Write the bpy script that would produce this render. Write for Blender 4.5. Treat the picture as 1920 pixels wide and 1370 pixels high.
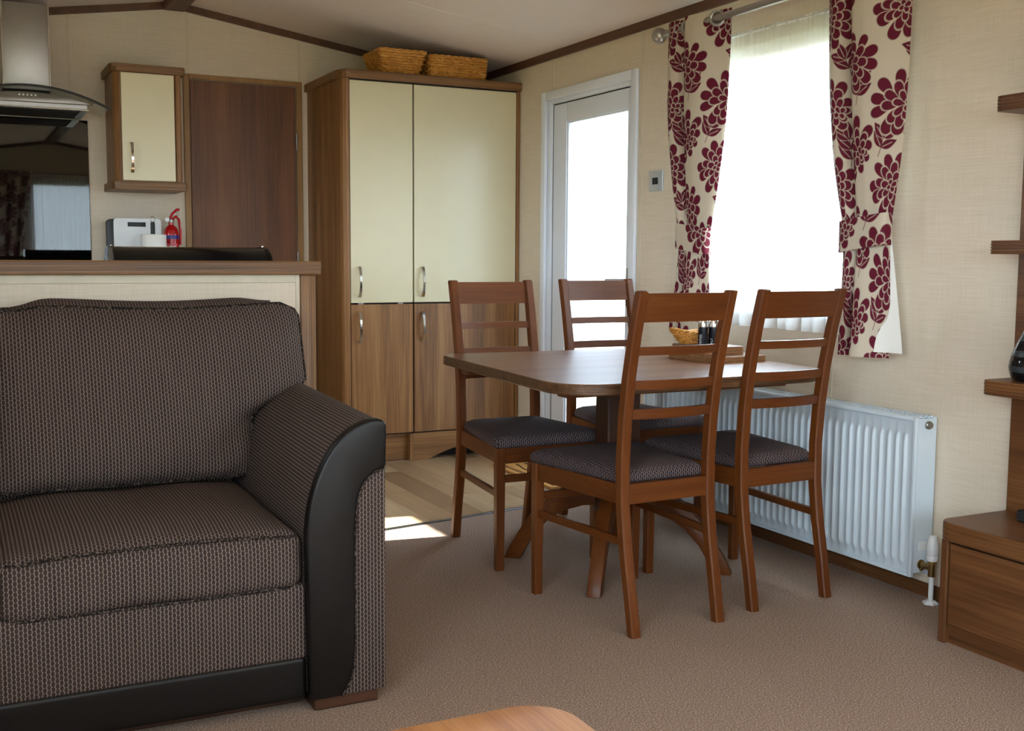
import bpy, bmesh, math, random
import numpy as np
from mathutils import Vector, Matrix
random.seed(7); np.random.seed(7)
for o in list(bpy.data.objects): bpy.data.objects.remove(o)
scene = bpy.context.scene
COL = scene.collection

# ------------------------------------------------------------------ camera
FPX, YAW, PIT, ROL, EYE = 2095.87, 0.46515549, 0.09745964, 0.00654827, 1.05
_f = Vector((math.sin(YAW)*math.cos(PIT), math.cos(YAW)*math.cos(PIT), -math.sin(PIT)))
_r0 = Vector((math.cos(YAW), -math.sin(YAW), 0)); _u0 = _r0.cross(_f)
_r = math.cos(ROL)*_r0 + math.sin(ROL)*_u0; _u = _r.cross(_f)
cam = bpy.data.cameras.new('camera'); cam_o = bpy.data.objects.new('camera', cam); COL.objects.link(cam_o)
cam.sensor_width = 36.0; cam.sensor_fit = 'HORIZONTAL'; cam.lens = FPX/1920*36.0; cam.clip_start = 0.02; cam.clip_end = 500
cam_o.matrix_world = Matrix(((_r.x, _u.x, -_f.x, 0), (_r.y, _u.y, -_f.y, 0), (_r.z, _u.z, -_f.z, EYE), (0, 0, 0, 1)))
scene.camera = cam_o

# ------------------------------------------------------------------ world, sun, exposure
SKY_STRENGTH, SUN_STRENGTH, EXPOSURE = 8.0, 20.0, 1.42
world = bpy.data.worlds.new('sky'); scene.world = world; world.use_nodes = True
wn = world.node_tree; wn.nodes.clear()
wo = wn.nodes.new('ShaderNodeOutputWorld'); wb = wn.nodes.new('ShaderNodeBackground'); wb.inputs['Strength'].default_value = SKY_STRENGTH
sk = wn.nodes.new('ShaderNodeTexSky'); sk.sky_type = 'HOSEK_WILKIE'; sk.turbidity = 4.0; sk.ground_albedo = 0.4
sk.sun_direction = (-0.79, 0.12, 0.6)
wm = wn.nodes.new('ShaderNodeMix'); wm.data_type = 'RGBA'; wm.inputs[0].default_value = 0.9
wm.inputs[7].default_value = (0.76, 0.87, 1.0, 1)
wn.links.new(sk.outputs[0], wm.inputs[6]); wn.links.new(wm.outputs[2], wb.inputs['Color']); wn.links.new(wb.outputs[0], wo.inputs[0])
sun = bpy.data.lights.new('sun', 'SUN'); sun.energy = SUN_STRENGTH; sun.angle = 0.009; sun.color = (1.0, 0.95, 0.88)
sun_o = bpy.data.objects.new('sun', sun); COL.objects.link(sun_o)
sun_o.rotation_euler = Vector((0.99, -0.14, -0.753)).to_track_quat('-Z', 'Y').to_euler(); sun_o.location = (-6, 4, 6)
scene.view_settings.view_transform = 'Standard'; scene.view_settings.look = 'None'
scene.view_settings.gamma = 1.0; scene.view_settings.use_curve_mapping = False; scene.view_settings.exposure = EXPOSURE

# ------------------------------------------------------------------ helpers: materials
def lin(c):
    return tuple(((x/255)/12.92 if x/255 <= 0.04045 else ((x/255+0.055)/1.055)**2.4) for x in c)
def rgba(c): return (*lin(c), 1.0)
class NT:
    def __init__(s, name):
        s.m = bpy.data.materials.new(name); s.m.use_nodes = True; s.t = s.m.node_tree; s.t.nodes.clear()
        s.out = s.t.nodes.new('ShaderNodeOutputMaterial')
    def n(s, typ, **kw):
        nd = s.t.nodes.new(typ)
        for k, v in kw.items(): setattr(nd, k, v)
        return nd
    def l(s, a, b): s.t.links.new(a, b)
    def val(s, inp, v):
        if hasattr(v, 'is_output') or isinstance(v, bpy.types.NodeSocket): s.l(v, inp)
        else: inp.default_value = v
    def math(s, op, a, b=None, c=None):
        nd = s.n('ShaderNodeMath', operation=op); s.val(nd.inputs[0], a)
        if b is not None: s.val(nd.inputs[1], b)
        if c is not None: s.val(nd.inputs[2], c)
        return nd.outputs[0]
    def mix(s, f, a, b):
        nd = s.n('ShaderNodeMix', data_type='RGBA'); s.val(nd.inputs[0], f); s.val(nd.inputs[6], a); s.val(nd.inputs[7], b); return nd.outputs[2]
    def ramp(s, f, stops):
        nd = s.n('ShaderNodeValToRGB'); el = nd.color_ramp.elements
        while len(el) < len(stops): el.new(0.5)
        for e, (p, c) in zip(el, stops): e.position = p; e.color = c
        s.l(f, nd.inputs[0]); return nd.outputs[0]
    def coord(s, which='Object', scale=(1, 1, 1), rnd=0.0):
        tc = s.n('ShaderNodeTexCoord'); mp = s.n('ShaderNodeMapping'); mp.inputs['Scale'].default_value = scale
        src = tc.outputs[which]
        if rnd:
            oi = s.n('ShaderNodeObjectInfo'); ad = s.n('ShaderNodeVectorMath', operation='ADD')
            sc = s.math('MULTIPLY', oi.outputs['Random'], rnd); s.l(src, ad.inputs[0]); s.l(sc, ad.inputs[1]); src = ad.outputs[0]
        s.l(src, mp.inputs['Vector']); return mp.outputs[0]
    def noise(s, vec, scale, detail=2, rough=0.5, dist=0.0):
        nd = s.n('ShaderNodeTexNoise'); s.l(vec, nd.inputs['Vector']); nd.inputs['Scale'].default_value = scale
        nd.inputs['Detail'].default_value = detail; nd.inputs['Roughness'].default_value = rough; nd.inputs['Distortion'].default_value = dist
        return nd.outputs[0]
    def pbr(s, color, rough=0.5, metal=0.0, spec=0.5, bump=None, bstr=0.2, bdist=0.002, **kw):
        p = s.n('ShaderNodeBsdfPrincipled'); s.val(p.inputs['Base Color'], color); s.val(p.inputs['Roughness'], rough)
        p.inputs['Metallic'].default_value = metal; p.inputs['Specular IOR Level'].default_value = spec
        for k, v in kw.items(): p.inputs[k].default_value = v
        if bump is not None:
            b = s.n('ShaderNodeBump'); b.inputs['Strength'].default_value = bstr; b.inputs['Distance'].default_value = bdist
            s.l(bump, b.inputs['Height']); s.l(b.outputs[0], p.inputs['Normal'])
        s.l(p.outputs[0], s.out.inputs[0]); return p
def plain(name, c, rough=0.5, metal=0.0, spec=0.5, var=0.06, **kw):
    t = NT(name); v = t.noise(t.coord('Object', (1, 1, 1), 5.0), 14, 3)
    col = t.mix(v, rgba([x*(1-var) for x in c]), rgba([min(255, x*(1+var)) for x in c]))
    t.pbr(col, rough, metal, spec, **kw); return t.m
def wood(name, cols, axis='Z', rough=0.42, across=10.0, along=0.55, fine=150.0, contrast=1.0, spec=0.45):
    t = NT(name); ai = 'XYZ'.index(axis)
    s1 = [across]*3; s1[ai] = along; s2 = [fine]*3; s2[ai] = 3.0
    n1 = t.noise(t.coord('Object', s1, 7.0), 1.0, 5, 0.6, 0.7)
    n2 = t.noise(t.coord('Object', s2, 3.0), 1.0, 2, 0.6, 0.2)
    f = t.math('ADD', t.math('MULTIPLY', n1, 0.62), t.math('MULTIPLY', n2, 0.38))
    h = 0.17/contrast
    col = t.ramp(f, [(0.5-h, rgba(cols[0])), (0.5, rgba(cols[1])), (0.5+h, rgba(cols[2]))])
    t.pbr(col, rough, 0.0, spec, bump=n2, bstr=0.06, bdist=0.001); return t.m
M = {}
WAL = [(92, 59, 31), (134, 92, 52), (166, 122, 74)]
for ax in 'XYZ': M['walnut'+ax] = wood('walnut_laminate_'+ax, WAL, ax)
EDG = [(64, 42, 22), (122, 85, 50), (154, 113, 69)]
for ax in 'XYZ': M['edge'+ax] = wood('ridged_edge_laminate_'+ax, EDG, ax, 0.45, 60, 0.6, 320)
for ax in 'XYZ': M['dark'+ax] = wood('dark_walnut_'+ax, [(40, 21, 12), (64, 35, 20), (86, 51, 31)], ax, 0.42)  # dark wood, deepened further to hold the shade under the dining table
TVW = [(68, 39, 18), (100, 62, 33), (126, 84, 48)]
M['tv_along'] = wood('media_unit_walnut_along', TVW, 'Y', 0.42)
M['tv_upright'] = wood('media_unit_walnut_upright', TVW, 'Z', 0.42)
for ax in 'XYZ': M['cherry'+ax] = wood('cherry_stain_wood_'+ax, [(74, 35, 11), (94, 48, 15), (115, 64, 24)], ax, 0.4, 16, 1.2, 180, 0.7, 0.3)
M['trim'] = wood('brown_trim', [(70, 43, 30), (92, 59, 42), (108, 72, 52)], 'Y', 0.5)
M['table_top'] = wood('table_laminate', [(88, 55, 36), (116, 77, 52), (138, 97, 68)], 'X', 0.36, 14, 0.8, 160, 0.9, 0.3)
M['oak'] = wood('coffee_oak', [(136, 80, 40), (170, 110, 60), (194, 138, 84)], 'Y', 0.45, 14, 0.7, 120)
M['table_edge'] = wood('table_edge_laminate', [(54, 35, 20), (92, 62, 37), (118, 84, 53)], 'X', 0.4, 60, 0.6, 320)
M['frame_oak'] = wood('door_frame_laminate', [(128, 92, 48), (150, 112, 64), (166, 128, 78)], 'Z', 0.45)
def mk_plank():
    t = NT('vinyl_plank'); n1 = t.noise(t.coord('Object', (9, 0.7, 1), 9.0), 1.0, 5, 0.6, 0.6); n2 = t.noise(t.coord('Object', (90, 3, 1), 3.0), 1.0, 2)
    oi = t.n('ShaderNodeObjectInfo')
    base = t.ramp(oi.outputs['Random'], [(0, rgba((130, 102, 74))), (0.3, rgba((184, 154, 118))), (0.6, rgba((152, 122, 90))), (1.0, rgba((200, 176, 142)))])
    v = t.math('ADD', t.math('MULTIPLY', n1, 0.7), t.math('MULTIPLY', n2, 0.3))
    sh = t.ramp(v, [(0.3, (0.68, 0.64, 0.6, 1)), (0.7, (1.12, 1.1, 1.06, 1))])
    mx = t.n('ShaderNodeMix', data_type='RGBA', blend_type='MULTIPLY'); mx.inputs[0].default_value = 1; t.l(base, mx.inputs[6]); t.l(sh, mx.inputs[7])
    t.pbr(mx.outputs[2], 0.36, 0, 0.5, bump=n2, bstr=0.05); return t.m
M['plank'] = mk_plank()
def mk_wall(name, a, b):
    t = NT(name); h = t.noise(t.coord('Object', (7, 7, 300)), 1.0, 3, 0.6); v = t.noise(t.coord('Object', (300, 300, 9)), 1.0, 2)
    f = t.math('ADD', t.math('MULTIPLY', h, 0.65), t.math('MULTIPLY', v, 0.35))
    col = t.ramp(f, [(0.35, rgba(a)), (0.65, rgba(b))]); t.pbr(col, 0.75, 0, 0.25, bump=f, bstr=0.12, bdist=0.001); return t.m
M['wall'] = mk_wall('linen_wallboard', (210, 195, 173), (224, 209, 190))
M['joint'] = plain('wallboard_joint', (208, 196, 172), 0.6)
M['ceiling'] = plain('ceiling_board', (230, 216, 208), 0.8, spec=0.2, var=0.015)
def mk_carpet():
    t = NT('speckled_carpet'); c = t.coord('Object', (1, 1, 1)); a = t.noise(c, 250, 3, 0.8); b = t.noise(c, 3.0, 2); d = t.noise(c, 640, 2, 0.7)
    f = t.math('ADD', t.math('MULTIPLY', a, 0.8), t.math('MULTIPLY', d, 0.2))
    col = t.ramp(f, [(0.37, rgba((92, 72, 62))), (0.47, rgba((144, 120, 105))), (0.54, rgba((172, 149, 134))), (0.63, rgba((222, 206, 192)))])
    col2 = t.mix(t.math('MULTIPLY', b, 0.25), col, rgba((136, 112, 98)))
    t.pbr(col2, 0.95, 0, 0.05, bump=a, bstr=0.35, bdist=0.005); return t.m
M['carpet'] = mk_carpet()
def mk_fabric(name, dark, mid, light, px=0.0165, py=0.0112):
    t = NT(name); tc = t.n('ShaderNodeTexCoord'); sp = t.n('ShaderNodeSeparateXYZ'); t.l(tc.outputs['UV'], sp.inputs[0])
    u = t.math('DIVIDE', sp.outputs[0], px); v = t.math('DIVIDE', sp.outputs[1], py)
    def q(off):
        dx = t.math('DIVIDE', t.math('SUBTRACT', t.math('FRACT', t.math('ADD', u, 100+off)), 0.5), 0.262)
        dy = t.math('DIVIDE', t.math('SUBTRACT', t.math('FRACT', t.math('ADD', v, 100+off)), 0.5), 0.60)
        return t.math('SQRT', t.math('ADD', t.math('MULTIPLY', dx, dx), t.math('MULTIPLY', dy, dy)))
    qq = t.math('MINIMUM', q(0.0), q(0.5))
    th = t.n('ShaderNodeMapRange', interpolation_type='SMOOTHSTEP'); t.l(qq, th.inputs[0]); th.inputs[1].default_value = 0.74; th.inputs[2].default_value = 1.0
    uvn = t.n('ShaderNodeMapping'); uvn.inputs['Scale'].default_value = (130, 5, 1); t.l(tc.outputs['UV'], uvn.inputs[0])
    st = t.noise(uvn.outputs[0], 1.0, 2, 0.6)
    fine = t.noise(tc.outputs['UV'], 900, 2, 0.7)
    dk = t.mix(st, rgba(dark), rgba(mid))
    lt = t.mix(fine, rgba(mid), rgba(light))
    col = t.mix(th.outputs[0], dk, lt)
    hgt = t.math('SUBTRACT', 1.0, t.math('MULTIPLY', qq, qq))
    t.pbr(col, 0.9, 0, 0.12, bump=hgt, bstr=0.5, bdist=0.0018); return t.m
M['sofa'] = mk_fabric('woven_honeycomb_fabric', (37, 27, 25), (70, 56, 51), (158, 141, 130))
M['seat'] = mk_fabric('woven_seat_fabric', (33, 24, 28), (66, 52, 57), (168, 152, 146), 0.0145, 0.0115)
def mk_piping():
    t = NT('woven_piping'); n = t.noise(t.coord('Object'), 230, 1, 0.4)
    t.pbr(t.ramp(n, [(0.42, rgba((28, 22, 20))), (0.53, rgba((46, 37, 33))), (0.66, rgba((98, 86, 78)))]), 0.9, 0, 0.1, bump=n, bstr=0.4); return t.m
M['piping'] = mk_piping()
def mk_leather():
    t = NT('dark_leather'); n = t.noise(t.coord('Object'), 420, 3); t.pbr(rgba((15, 12, 11)), 0.42, 0, 0.28, bump=n, bstr=0.08); return t.m
M['leather'] = mk_leather()
M['cream'] = plain('cream_gloss_door', (218, 208, 174), 0.28, var=0.01)
M['white'] = plain('white_upvc', (228, 233, 243), 0.32, var=0.01)
M['radw'] = plain('white_radiator_enamel', (204, 215, 224), 0.32, var=0.01)
M['chrome'] = plain('polished_chrome', (205, 202, 196), 0.14, 1.0, var=0.02)
M['steel'] = plain('brushed_steel', (168, 164, 160), 0.4, 1.0, var=0.05)
M['switch_plate'] = plain('satin_silver_plate', (188, 192, 196), 0.35, 0.35, var=0.02)
M['steel2'] = plain('satin_steel', (150, 146, 140), 0.36, 1.0, var=0.05)
M['brass'] = plain('tarnished_brass', (150, 122, 82), 0.35, 1.0, var=0.15)
M['black'] = plain('gloss_black', (10, 10, 12), 0.16, spec=0.3, var=0.1)
M['blackmatt'] = plain('matt_black', (22, 22, 23), 0.5, var=0.1)
M['mirror_black'] = plain('black_splashback_glass', (4, 4, 5), 0.02, spec=0.4, var=0.05)
M['plastic_white'] = plain('white_plastic', (226, 227, 228), 0.4, var=0.02)
M['plastic_grey'] = plain('charcoal_plastic', (48, 50, 52), 0.45, var=0.05)
M['paper'] = plain('paper_roll', (232, 230, 226), 0.9, spec=0.1, var=0.02)
M['strip'] = plain('aluminium_strip', (120, 124, 130), 0.35, 1.0, var=0.08)
M['red'] = plain('red_enamel', (176, 16, 22), 0.25, var=0.05)
M['gap'] = plain('dark_gap', (26, 18, 14), 0.8)
M['lining'] = plain('curtain_lining', (236, 234, 228), 0.9, spec=0.1, var=0.02)
M['navy'] = plain('navy_shaker', (16, 24, 40), 0.2, var=0.1)
M['print_white'] = plain('white_print', (220, 222, 224), 0.6, var=0.02)
M['bluelabel'] = plain('blue_label', (52, 48, 130), 0.4, var=0.05)
M['pinklabel'] = plain('printed_red_label', (206, 84, 92), 0.4, var=0.12)
M['wicker'] = wood('wicker_cane', [(150, 90, 32), (206, 144, 62), (232, 180, 102)], 'X', 0.5, 60, 20, 200)
M['coir'] = wood('coir_mat', [(128, 84, 44), (186, 136, 78), (206, 164, 104)], 'X', 0.95, 240, 200, 500, 0.8, 0.05)
M['mat_dark'] = plain('dark_mat_line', (58, 44, 34), 0.95, spec=0.05)
M['cork'] = wood('placemat_wood_edge', [(120, 78, 44), (164, 116, 74), (192, 146, 100)], 'X', 0.6, 40, 20, 200)
def mk_vase():
    t = NT('black_glazed_vase'); sp = t.n('ShaderNodeSeparateXYZ'); tc = t.n('ShaderNodeTexCoord'); t.l(tc.outputs['Object'], sp.inputs[0])
    s = t.math('FRACT', t.math('MULTIPLY', sp.outputs[2], 24)); k = t.math('GREATER_THAN', s, 0.62)
    t.pbr(t.mix(k, rgba((10, 12, 14)), rgba((48, 54, 58))), t.math('ADD', 0.06, t.math('MULTIPLY', k, 0.22)), 0, 0.6); return t.m
M['vase'] = mk_vase()
def mk_clear(name, refl=0.08):
    t = NT(name); tr = t.n('ShaderNodeBsdfTransparent'); gl = t.n('ShaderNodeBsdfGlossy'); gl.inputs['Roughness'].default_value = 0.02
    tr.inputs[0].default_value = (0.93, 0.96, 0.95, 1); mx = t.n('ShaderNodeMixShader'); fr = t.n('ShaderNodeFresnel'); fr.inputs[0].default_value = 1.45
    ge = t.n('ShaderNodeNewGeometry'); t.l(t.math('MULTIPLY', fr.outputs[0], t.math('SUBTRACT', 1.0, ge.outputs['Backfacing'])), mx.inputs[0]); t.l(tr.outputs[0], mx.inputs[1]); t.l(gl.outputs[0], mx.inputs[2]); t.l(mx.outputs[0], t.out.inputs[0]); return t.m
M['glass'] = mk_clear('clear_glass')
def mk_obscure():
    t = NT('obscure_glass'); n = t.noise(t.coord('Object'), 190, 2, 0.5)
    b = t.n('ShaderNodeBump'); b.inputs['Strength'].default_value = 0.55; b.inputs['Distance'].default_value = 0.004; t.l(n, b.inputs['Height'])
    r = t.n('ShaderNodeBsdfRefraction'); r.inputs['Roughness'].default_value = 0.12; r.inputs['IOR'].default_value = 1.18; r.inputs['Color'].default_value = (0.62, 0.65, 0.67, 1); t.l(b.outputs[0], r.inputs['Normal'])
    tl = t.n('ShaderNodeBsdfTranslucent'); tl.inputs[0].default_value = (0.8, 0.84, 0.86, 1)
    gl = t.n('ShaderNodeBsdfGlossy'); gl.inputs['Roughness'].default_value = 0.15; t.l(b.outputs[0], gl.inputs['Normal'])
    m1 = t.n('ShaderNodeMixShader'); m1.inputs[0].default_value = 0.12; t.l(r.outputs[0], m1.inputs[1]); t.l(tl.outputs[0], m1.inputs[2])
    m2 = t.n('ShaderNodeMixShader'); m2.inputs[0].default_value = 0.05; t.l(m1.outputs[0], m2.inputs[1]); t.l(gl.outputs[0], m2.inputs[2])
    t.l(m2.outputs[0], t.out.inputs[0]); return t.m
M['obscure'] = mk_obscure()
def mk_sheer():
    t = NT('sheer_voile'); n = t.noise(t.coord('Object', (40, 40, 700)), 1.0, 2)
    c = t.ramp(n, [(0.3, (0.86, 0.88, 0.9, 1)), (0.7, (0.97, 0.97, 0.97, 1))])
    d = t.n('ShaderNodeBsdfDiffuse'); tl = t.n('ShaderNodeBsdfTranslucent'); tr = t.n('ShaderNodeBsdfTransparent')
    t.l(c, d.inputs[0]); t.l(c, tl.inputs[0])
    m1 = t.n('ShaderNodeMixShader'); m1.inputs[0].default_value = 0.75; t.l(d.outputs[0], m1.inputs[1]); t.l(tl.outputs[0], m1.inputs[2])
    m2 = t.n('ShaderNodeMixShader'); m2.inputs[0].default_value = 0.5; t.l(m1.outputs[0], m2.inputs[1]); t.l(tr.outputs[0], m2.inputs[2])
    t.l(m2.outputs[0], t.out.inputs[0]); return t.m
M['sheer'] = mk_sheer()
def mk_curtain():
    t = NT('floral_curtain_cotton'); a = t.n('ShaderNodeAttribute', attribute_name='print'); n = t.noise(t.coord('Object'), 700, 2)
    d = t.n('ShaderNodeBsdfPrincipled'); d.inputs['Roughness'].default_value = 0.72; d.inputs['Specular IOR Level'].default_value = 0.25; t.l(a.outputs['Color'], d.inputs['Base Color'])
    b = t.n('ShaderNodeBump'); b.inputs['Strength'].default_value = 0.15; b.inputs['Distance'].default_value = 0.001; t.l(n, b.inputs['Height']); t.l(b.outputs[0], d.inputs['Normal'])
    tl = t.n('ShaderNodeBsdfTranslucent'); t.l(a.outputs['Color'], tl.inputs[0])
    mx = t.n('ShaderNodeMixShader'); mx.inputs[0].default_value = 0.14; t.l(d.outputs[0], mx.inputs[1]); t.l(tl.outputs[0], mx.inputs[2]); t.l(mx.outputs[0], t.out.inputs[0]); return t.m
M['curtain'] = mk_curtain()
def mk_ground():
    t = NT('meadow_ground'); c = t.coord('Object'); n = t.noise(c, 0.35, 4); n2 = t.noise(c, 30, 3)
    t.pbr(t.mix(n2, t.mix(n, rgba((78, 80, 40)), rgba((96, 92, 50))), rgba((86, 86, 44))), 0.95, 0, 0.1); return t.m
M['grass'] = mk_ground()
M['gravel'] = plain('pink_gravel', (106, 84, 74), 0.95, spec=0.1, var=0.12)

# ------------------------------------------------------------------ helpers: meshes
ORG = {}
class MB:
    def __init__(s): s.v = []; s.f = []; s.uv = None
    def add(s, vs, fs):
        b = len(s.v); s.v += [tuple(p) for p in vs]; s.f += [tuple(i+b for i in f) for f in fs]; return s
    def box(s, a, b, bev=0.0, seg=2):
        x0, y0, z0 = [min(p, q) for p, q in zip(a, b)]; x1, y1, z1 = [max(p, q) for p, q in zip(a, b)]
        vs = [(x0, y0, z0), (x1, y0, z0), (x1, y1, z0), (x0, y1, z0), (x0, y0, z1), (x1, y0, z1), (x1, y1, z1), (x0, y1, z1)]
        fs = [(0, 3, 2, 1), (4, 5, 6, 7), (0, 1, 5, 4), (1, 2, 6, 5), (2, 3, 7, 6), (3, 0, 4, 7)]
        if not bev: return s.add(vs, fs)
        bm = bmesh.new(); bv = [bm.verts.new(p) for p in vs]
        for f in fs: bm.faces.new([bv[i] for i in f])
        return s._bev(bm, bev, seg)
    def _bev(s, bm, bev, seg, ang=0.5):
        bm.normal_update()
        es = [e for e in bm.edges if len(e.link_faces) == 2 and e.calc_face_angle(0) > ang]
        bmesh.ops.bevel(bm, geom=es, offset=bev, segments=seg, profile=0.5, affect='EDGES', clamp_overlap=True)
        bm.verts.index_update(); s.add([tuple(v.co) for v in bm.verts], [tuple(v.index for v in f.verts) for f in bm.faces]); bm.free(); return s
    def prism(s, poly, axis, lo, hi, bev=0.0, seg=2):
        n = len(poly)
        def P(p, h):
            return {'Z': (p[0], p[1], h), 'Y': (p[0], h, p[1]), 'X': (h, p[0], p[1])}[axis]
        vs = [P(p, lo) for p in poly] + [P(p, hi) for p in poly]
        fs = [tuple(range(n))[::-1], tuple(range(n, 2*n))] + [(i, (i+1) % n, (i+1) % n+n, i+n) for i in range(n)]
        bm = bmesh.new(); bv = [bm.verts.new(p) for p in vs]
        for f in fs: bm.faces.new([bv[i] for i in f])
        bmesh.ops.recalc_face_normals(bm, faces=bm.faces[:])
        if bev: return s._bev(bm, bev, seg)
        bm.verts.index_update(); s.add([tuple(v.co) for v in bm.verts], [tuple(v.index for v in f.verts) for f in bm.faces]); bm.free(); return s
    def loft(s, rings, cap=True, closed=True):
        n = len(rings[0]); vs = [p for r in rings for p in r]; fs = []
        m = n if closed else n-1
        for k in range(len(rings)-1):
            for i in range(m):
                j = (i+1) % n; fs.append((k*n+i, k*n+j, (k+1)*n+j, (k+1)*n+i))
        if cap: fs.append(tuple(range(n))[::-1]); fs.append(tuple(range((len(rings)-1)*n, len(rings)*n)))
        return s.add(vs, fs)
    def tube(s, path, r, n=8, cap=True, closed=False):
        path = [Vector(p) for p in path]; rings = []; N = len(path)
        rr = r if hasattr(r, '__len__') else [r]*N
        up = None
        for i, p in enumerate(path):
            if closed: t = path[(i+1) % N]-path[(i-1) % N]
            else: t = path[min(i+1, N-1)]-path[max(i-1, 0)]
            t.normalize()
            if up is None:
                up = Vector((0, 0, 1)) if abs(t.z) < 0.9 else Vector((1, 0, 0))
            a = t.cross(up); a.normalize(); up2 = a.cross(t); up = up2
            rings.append([tuple(p+rr[i]*(math.cos(2*math.pi*k/n)*a+math.sin(2*math.pi*k/n)*up2)) for k in range(n)])
        if closed:
            rings.append(rings[0]); return s.loft(rings, cap=False)
        return s.loft(rings, cap)
    def lathe(s, prof, c, n=24, axis='Z'):
        rings = []
        for r, h in prof:
            ring = []
            for k in range(n):
                a = 2*math.pi*k/n; x, y = r*math.cos(a), r*math.sin(a)
                ring.append({'Z': (c[0]+x, c[1]+y, c[2]+h), 'X': (c[0]+h, c[1]+x, c[2]+y), 'Y': (c[0]+x, c[1]+h, c[2]+y)}[axis])
            rings.append(ring)
        return s.loft(rings, True)
    def cyl(s, p, q, r, n=16): return s.tube([p, q], r, n)
    def grid(s, fn, nu, nv):
        vs = [fn(i/nu, j/nv) for j in range(nv+1) for i in range(nu+1)]
        fs = [(j*(nu+1)+i, j*(nu+1)+i+1, (j+1)*(nu+1)+i+1, (j+1)*(nu+1)+i) for j in range(nv) for i in range(nu)]
        return s.add(vs, fs)
    def build(s, name, mat, parent=None, smooth=False, angle=40, kind=None, uv=None, fixn=False):
        off = Vector((0, 0, 0)); p = parent
        while p is not None:
            off += ORG.get(p, Vector((0, 0, 0))); p = p.parent
        me = bpy.data.meshes.new(name)
        me.from_pydata([(x-off.x, y-off.y, z-off.z) for x, y, z in s.v], [], s.f)
        if fixn:
            bm = bmesh.new(); bm.from_mesh(me); bmesh.ops.recalc_face_normals(bm, faces=bm.faces[:]); bm.to_mesh(me); bm.free()
        me.update()
        if smooth:
            me.polygons.foreach_set('use_smooth', [True]*len(me.polygons)); me.set_sharp_from_angle(angle=math.radians(angle))
        if uv == 'box': box_uv(me)
        elif uv is not None:
            ul = me.uv_layers.new(name='UVMap'); li = np.zeros(len(me.loops), dtype=np.int32); me.loops.foreach_get('vertex_index', li)
            ul.data.foreach_set('uv', np.asarray(uv, dtype=np.float32)[li].ravel())
        me.materials.append(M[mat] if isinstance(mat, str) else mat)
        o = bpy.data.objects.new(name, me); COL.objects.link(o)
        if parent is not None: o.parent = parent
        if kind: o['kind'] = kind
        return o
def box_uv(me):
    ul = me.uv_layers.new(name='UVMap')
    for p in me.polygons:
        n = p.normal; ax = max(range(3), key=lambda i: abs(n[i]))
        for li in p.loop_indices:
            c = me.vertices[me.loops[li].vertex_index].co
            ul.data[li].uv = (c.y, c.z) if ax == 0 else ((c.x, c.z) if ax == 1 else (c.x, c.y))
def tag(o, label=None, cat=None, group=None, kind=None):
    if label: o['label'] = label
    if cat: o['category'] = cat
    if group: o['group'] = group
    if kind: o['kind'] = kind
    return o
def thing(name, label, cat, loc=(0, 0, 0), group=None):
    o = bpy.data.objects.new(name, None); o.empty_display_size = 0.1; COL.objects.link(o); o.location = loc; ORG[o] = Vector(loc)
    return tag(o, label, cat, group)
def struct(name, mb, mat, label, **kw):
    return tag(mb.build(name, mat, **kw), label, None, None, 'structure')
def bx(a, b, bev=0.0): return MB().box(a, b, bev)
def rrect(x0, y0, x1, y1, r, off=0.0, n=8):
    rs = r if isinstance(r, (list, tuple)) else [r]*4
    x0 -= off; y0 -= off; x1 += off; y1 += off; pts = []
    for (cx, cy, sx, sy, a0), q in zip(((x0, y0, 1, 1, 180), (x1, y0, -1, 1, 270), (x1, y1, -1, -1, 0), (x0, y1, 1, -1, 90)), rs):
        q = max(q+off, 0.0005)
        for k in range(n+1):
            a = math.radians(a0+90*k/n); pts.append((cx+sx*q+q*math.cos(a), cy+sy*q+q*math.sin(a)))
    return pts
def ridged(fn, z0, z1, nr=4, depth=0.002):
    """slab whose rim has shallow grooves; fn(off) -> outline"""
    rings = []; t = z1-z0
    prof = [(-0.002, z0), (0, z0+0.003)]
    for k in range(nr):
        zc = z0+t*(k+0.7)/(nr+0.4); prof += [(0, zc-0.0022), (-depth, zc-0.0012), (-depth, zc+0.0012), (0, zc+0.0022)]
    prof += [(0, z1-0.003), (-0.002, z1)]
    prof = sorted(prof, key=lambda p: p[1])
    for off, z in prof: rings.append([(x, y, z) for x, y in fn(off)])
    return MB().loft(rings, True)
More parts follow.
